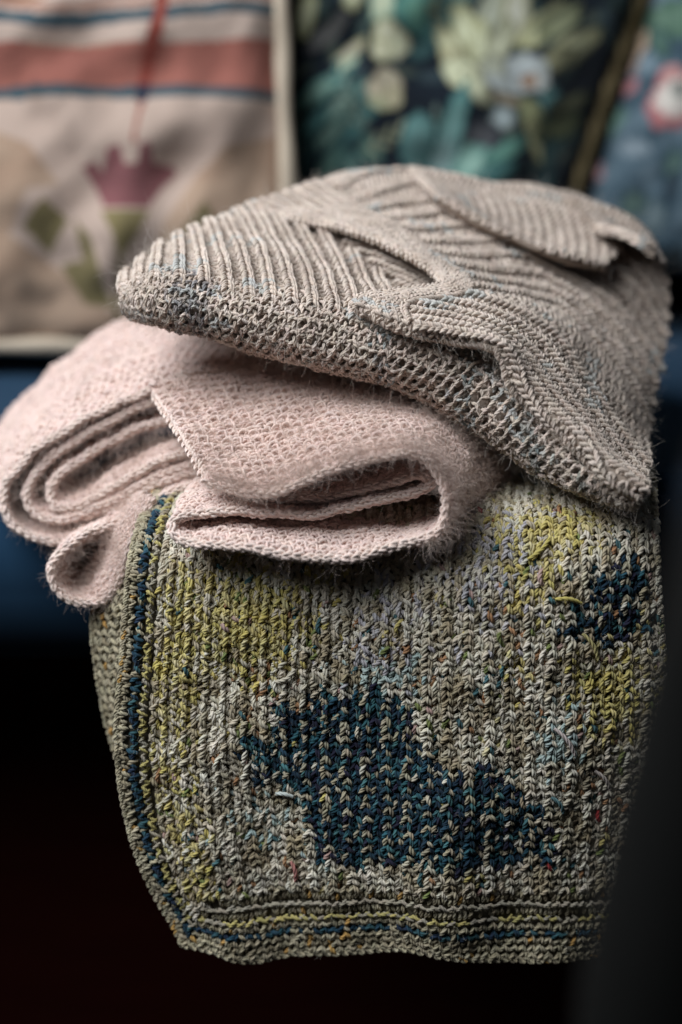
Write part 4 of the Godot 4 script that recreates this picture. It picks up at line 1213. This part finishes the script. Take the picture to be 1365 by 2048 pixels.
	for k in 17:
		var vv: float = 0.19 + 0.046 * k
		var lean := -0.09 if k < 10 else 0.0
		rib(g, rows_b, Vector2(0.15, vv), Vector2(0.52, vv + lean), 0.0026, 0.0010, 0.0020, 1.12, taupe)
		rib(g, rows_b, Vector2(0.52, vv + lean), Vector2(1.0, vv + lean + 0.10), 0.0026, 0.0010, 0.0020, 1.12, taupe)
	flush(rows_b, "upper_stitches", mat, o)
	var hem := Batch.new(grains(6, 4.0, 1.1, 3))
	chain_edge(g, hem, false, 0.0, 0.11, 0.64, 0.0028, 1.0, taupe, 0.0013)
	chain_edge(g, hem, true, 1.0, 0.0, 1.0, 0.0028, 1.0, taupe, 0.0010)
	flush(hem, "garter_edge", mat, o)

	# two further folds lying over it at the back right
	var far := [
		[[Vector3(0.0358, 0.1104, -0.1650), Vector3(0.0718, 0.1012, -0.1800), Vector3(0.1070, 0.0971, -0.1800), Vector3(0.1378, 0.0870, -0.1750), Vector3(0.1526, 0.0733, -0.1600)],
		[Vector3(0.0346, 0.1257, -0.1320), Vector3(0.0678, 0.1188, -0.1400), Vector3(0.1023, 0.1148, -0.1410), Vector3(0.1319, 0.1053, -0.1360), Vector3(0.1458, 0.0956, -0.1250)],
		[Vector3(0.0386, 0.1216, -0.1160), Vector3(0.0671, 0.1136, -0.1170), Vector3(0.0971, 0.1083, -0.1180), Vector3(0.1210, 0.1010, -0.1160), Vector3(0.1363, 0.0925, -0.1120)],
		[Vector3(0.0441, 0.1178, -0.0880), Vector3(0.0635, 0.1080, -0.0760), Vector3(0.0885, 0.0984, -0.0660), Vector3(0.1069, 0.0930, -0.0680), Vector3(0.1198, 0.0888, -0.0740)],
		[Vector3(0.0453, 0.1162, -0.0920), Vector3(0.0643, 0.1060, -0.0810), Vector3(0.0894, 0.0962, -0.0720), Vector3(0.1075, 0.0908, -0.0740), Vector3(0.1200, 0.0867, -0.0800)]],
		[[Vector3(0.1191, 0.0954, -0.1650), Vector3(0.1375, 0.0853, -0.1650), Vector3(0.1481, 0.0748, -0.1500), Vector3(0.1525, 0.0631, -0.1300)],
		[Vector3(0.1127, 0.1124, -0.1280), Vector3(0.1333, 0.1050, -0.1260), Vector3(0.1468, 0.0953, -0.1180), Vector3(0.1522, 0.0829, -0.1050)],
		[Vector3(0.1142, 0.1066, -0.1120), Vector3(0.1291, 0.1020, -0.1080), Vector3(0.1413, 0.0953, -0.1020), Vector3(0.1483, 0.0856, -0.0950)],
		[Vector3(0.1175, 0.1031, -0.0920), Vector3(0.1270, 0.1019, -0.0830), Vector3(0.1350, 0.0984, -0.0760), Vector3(0.1412, 0.0934, -0.0760)]]]
	for k in 2:
		var h := Field.new(far[k], 60, 50, true, false, noise, 0.0014, 30.0)
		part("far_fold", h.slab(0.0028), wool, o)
		var b := Batch.new(leg)
		for q in cells(h, 0.0, 1.0, 0.2, 0.99, 0.0027, 0.0025):
			b.add(spot(h, q[0], q[1], (0.5 if q[3] % 2 else -0.5) + jit(0.2), 0.0011, 1.0), taupe(q[0] + 0.5 + k, q[1]), rng.randi())
		chain_edge(h, b, true, 1.0, 0.0, 1.0, 0.0032, 1.4, taupe, 0.0012)
		if k == 0:
			chain_edge(h, b, false, 0.0, 0.2, 1.0, 0.0028, 1.1, taupe, 0.0012)
		flush(b, "far_fold_stitches", mat, o)
	var hair := Batch.new(tufts(10, 4, 7.0, 0.030))
	fuzz(f, hair, 1600, 0.0, 1.0, 0.1, 1.0, col(214, 200, 186), false)
	fuzz(g, hair, 2000, 0.0, 1.0, 0.1, 1.0, col(214, 200, 186), false)
	var stray := Batch.new(tufts(8, 1, 16.0, 0.034))
	fuzz(f, stray, 160, 0.0, 1.0, 0.1, 1.0, col(224, 212, 200), false)
	fuzz(g, stray, 200, 0.0, 1.0, 0.1, 1.0, col(224, 212, 200), false)
	flush(stray, "stray_hairs", yarn_material(0.1), o)
	flush(hair, "loose_fibres", yarn_material(0.1), o)
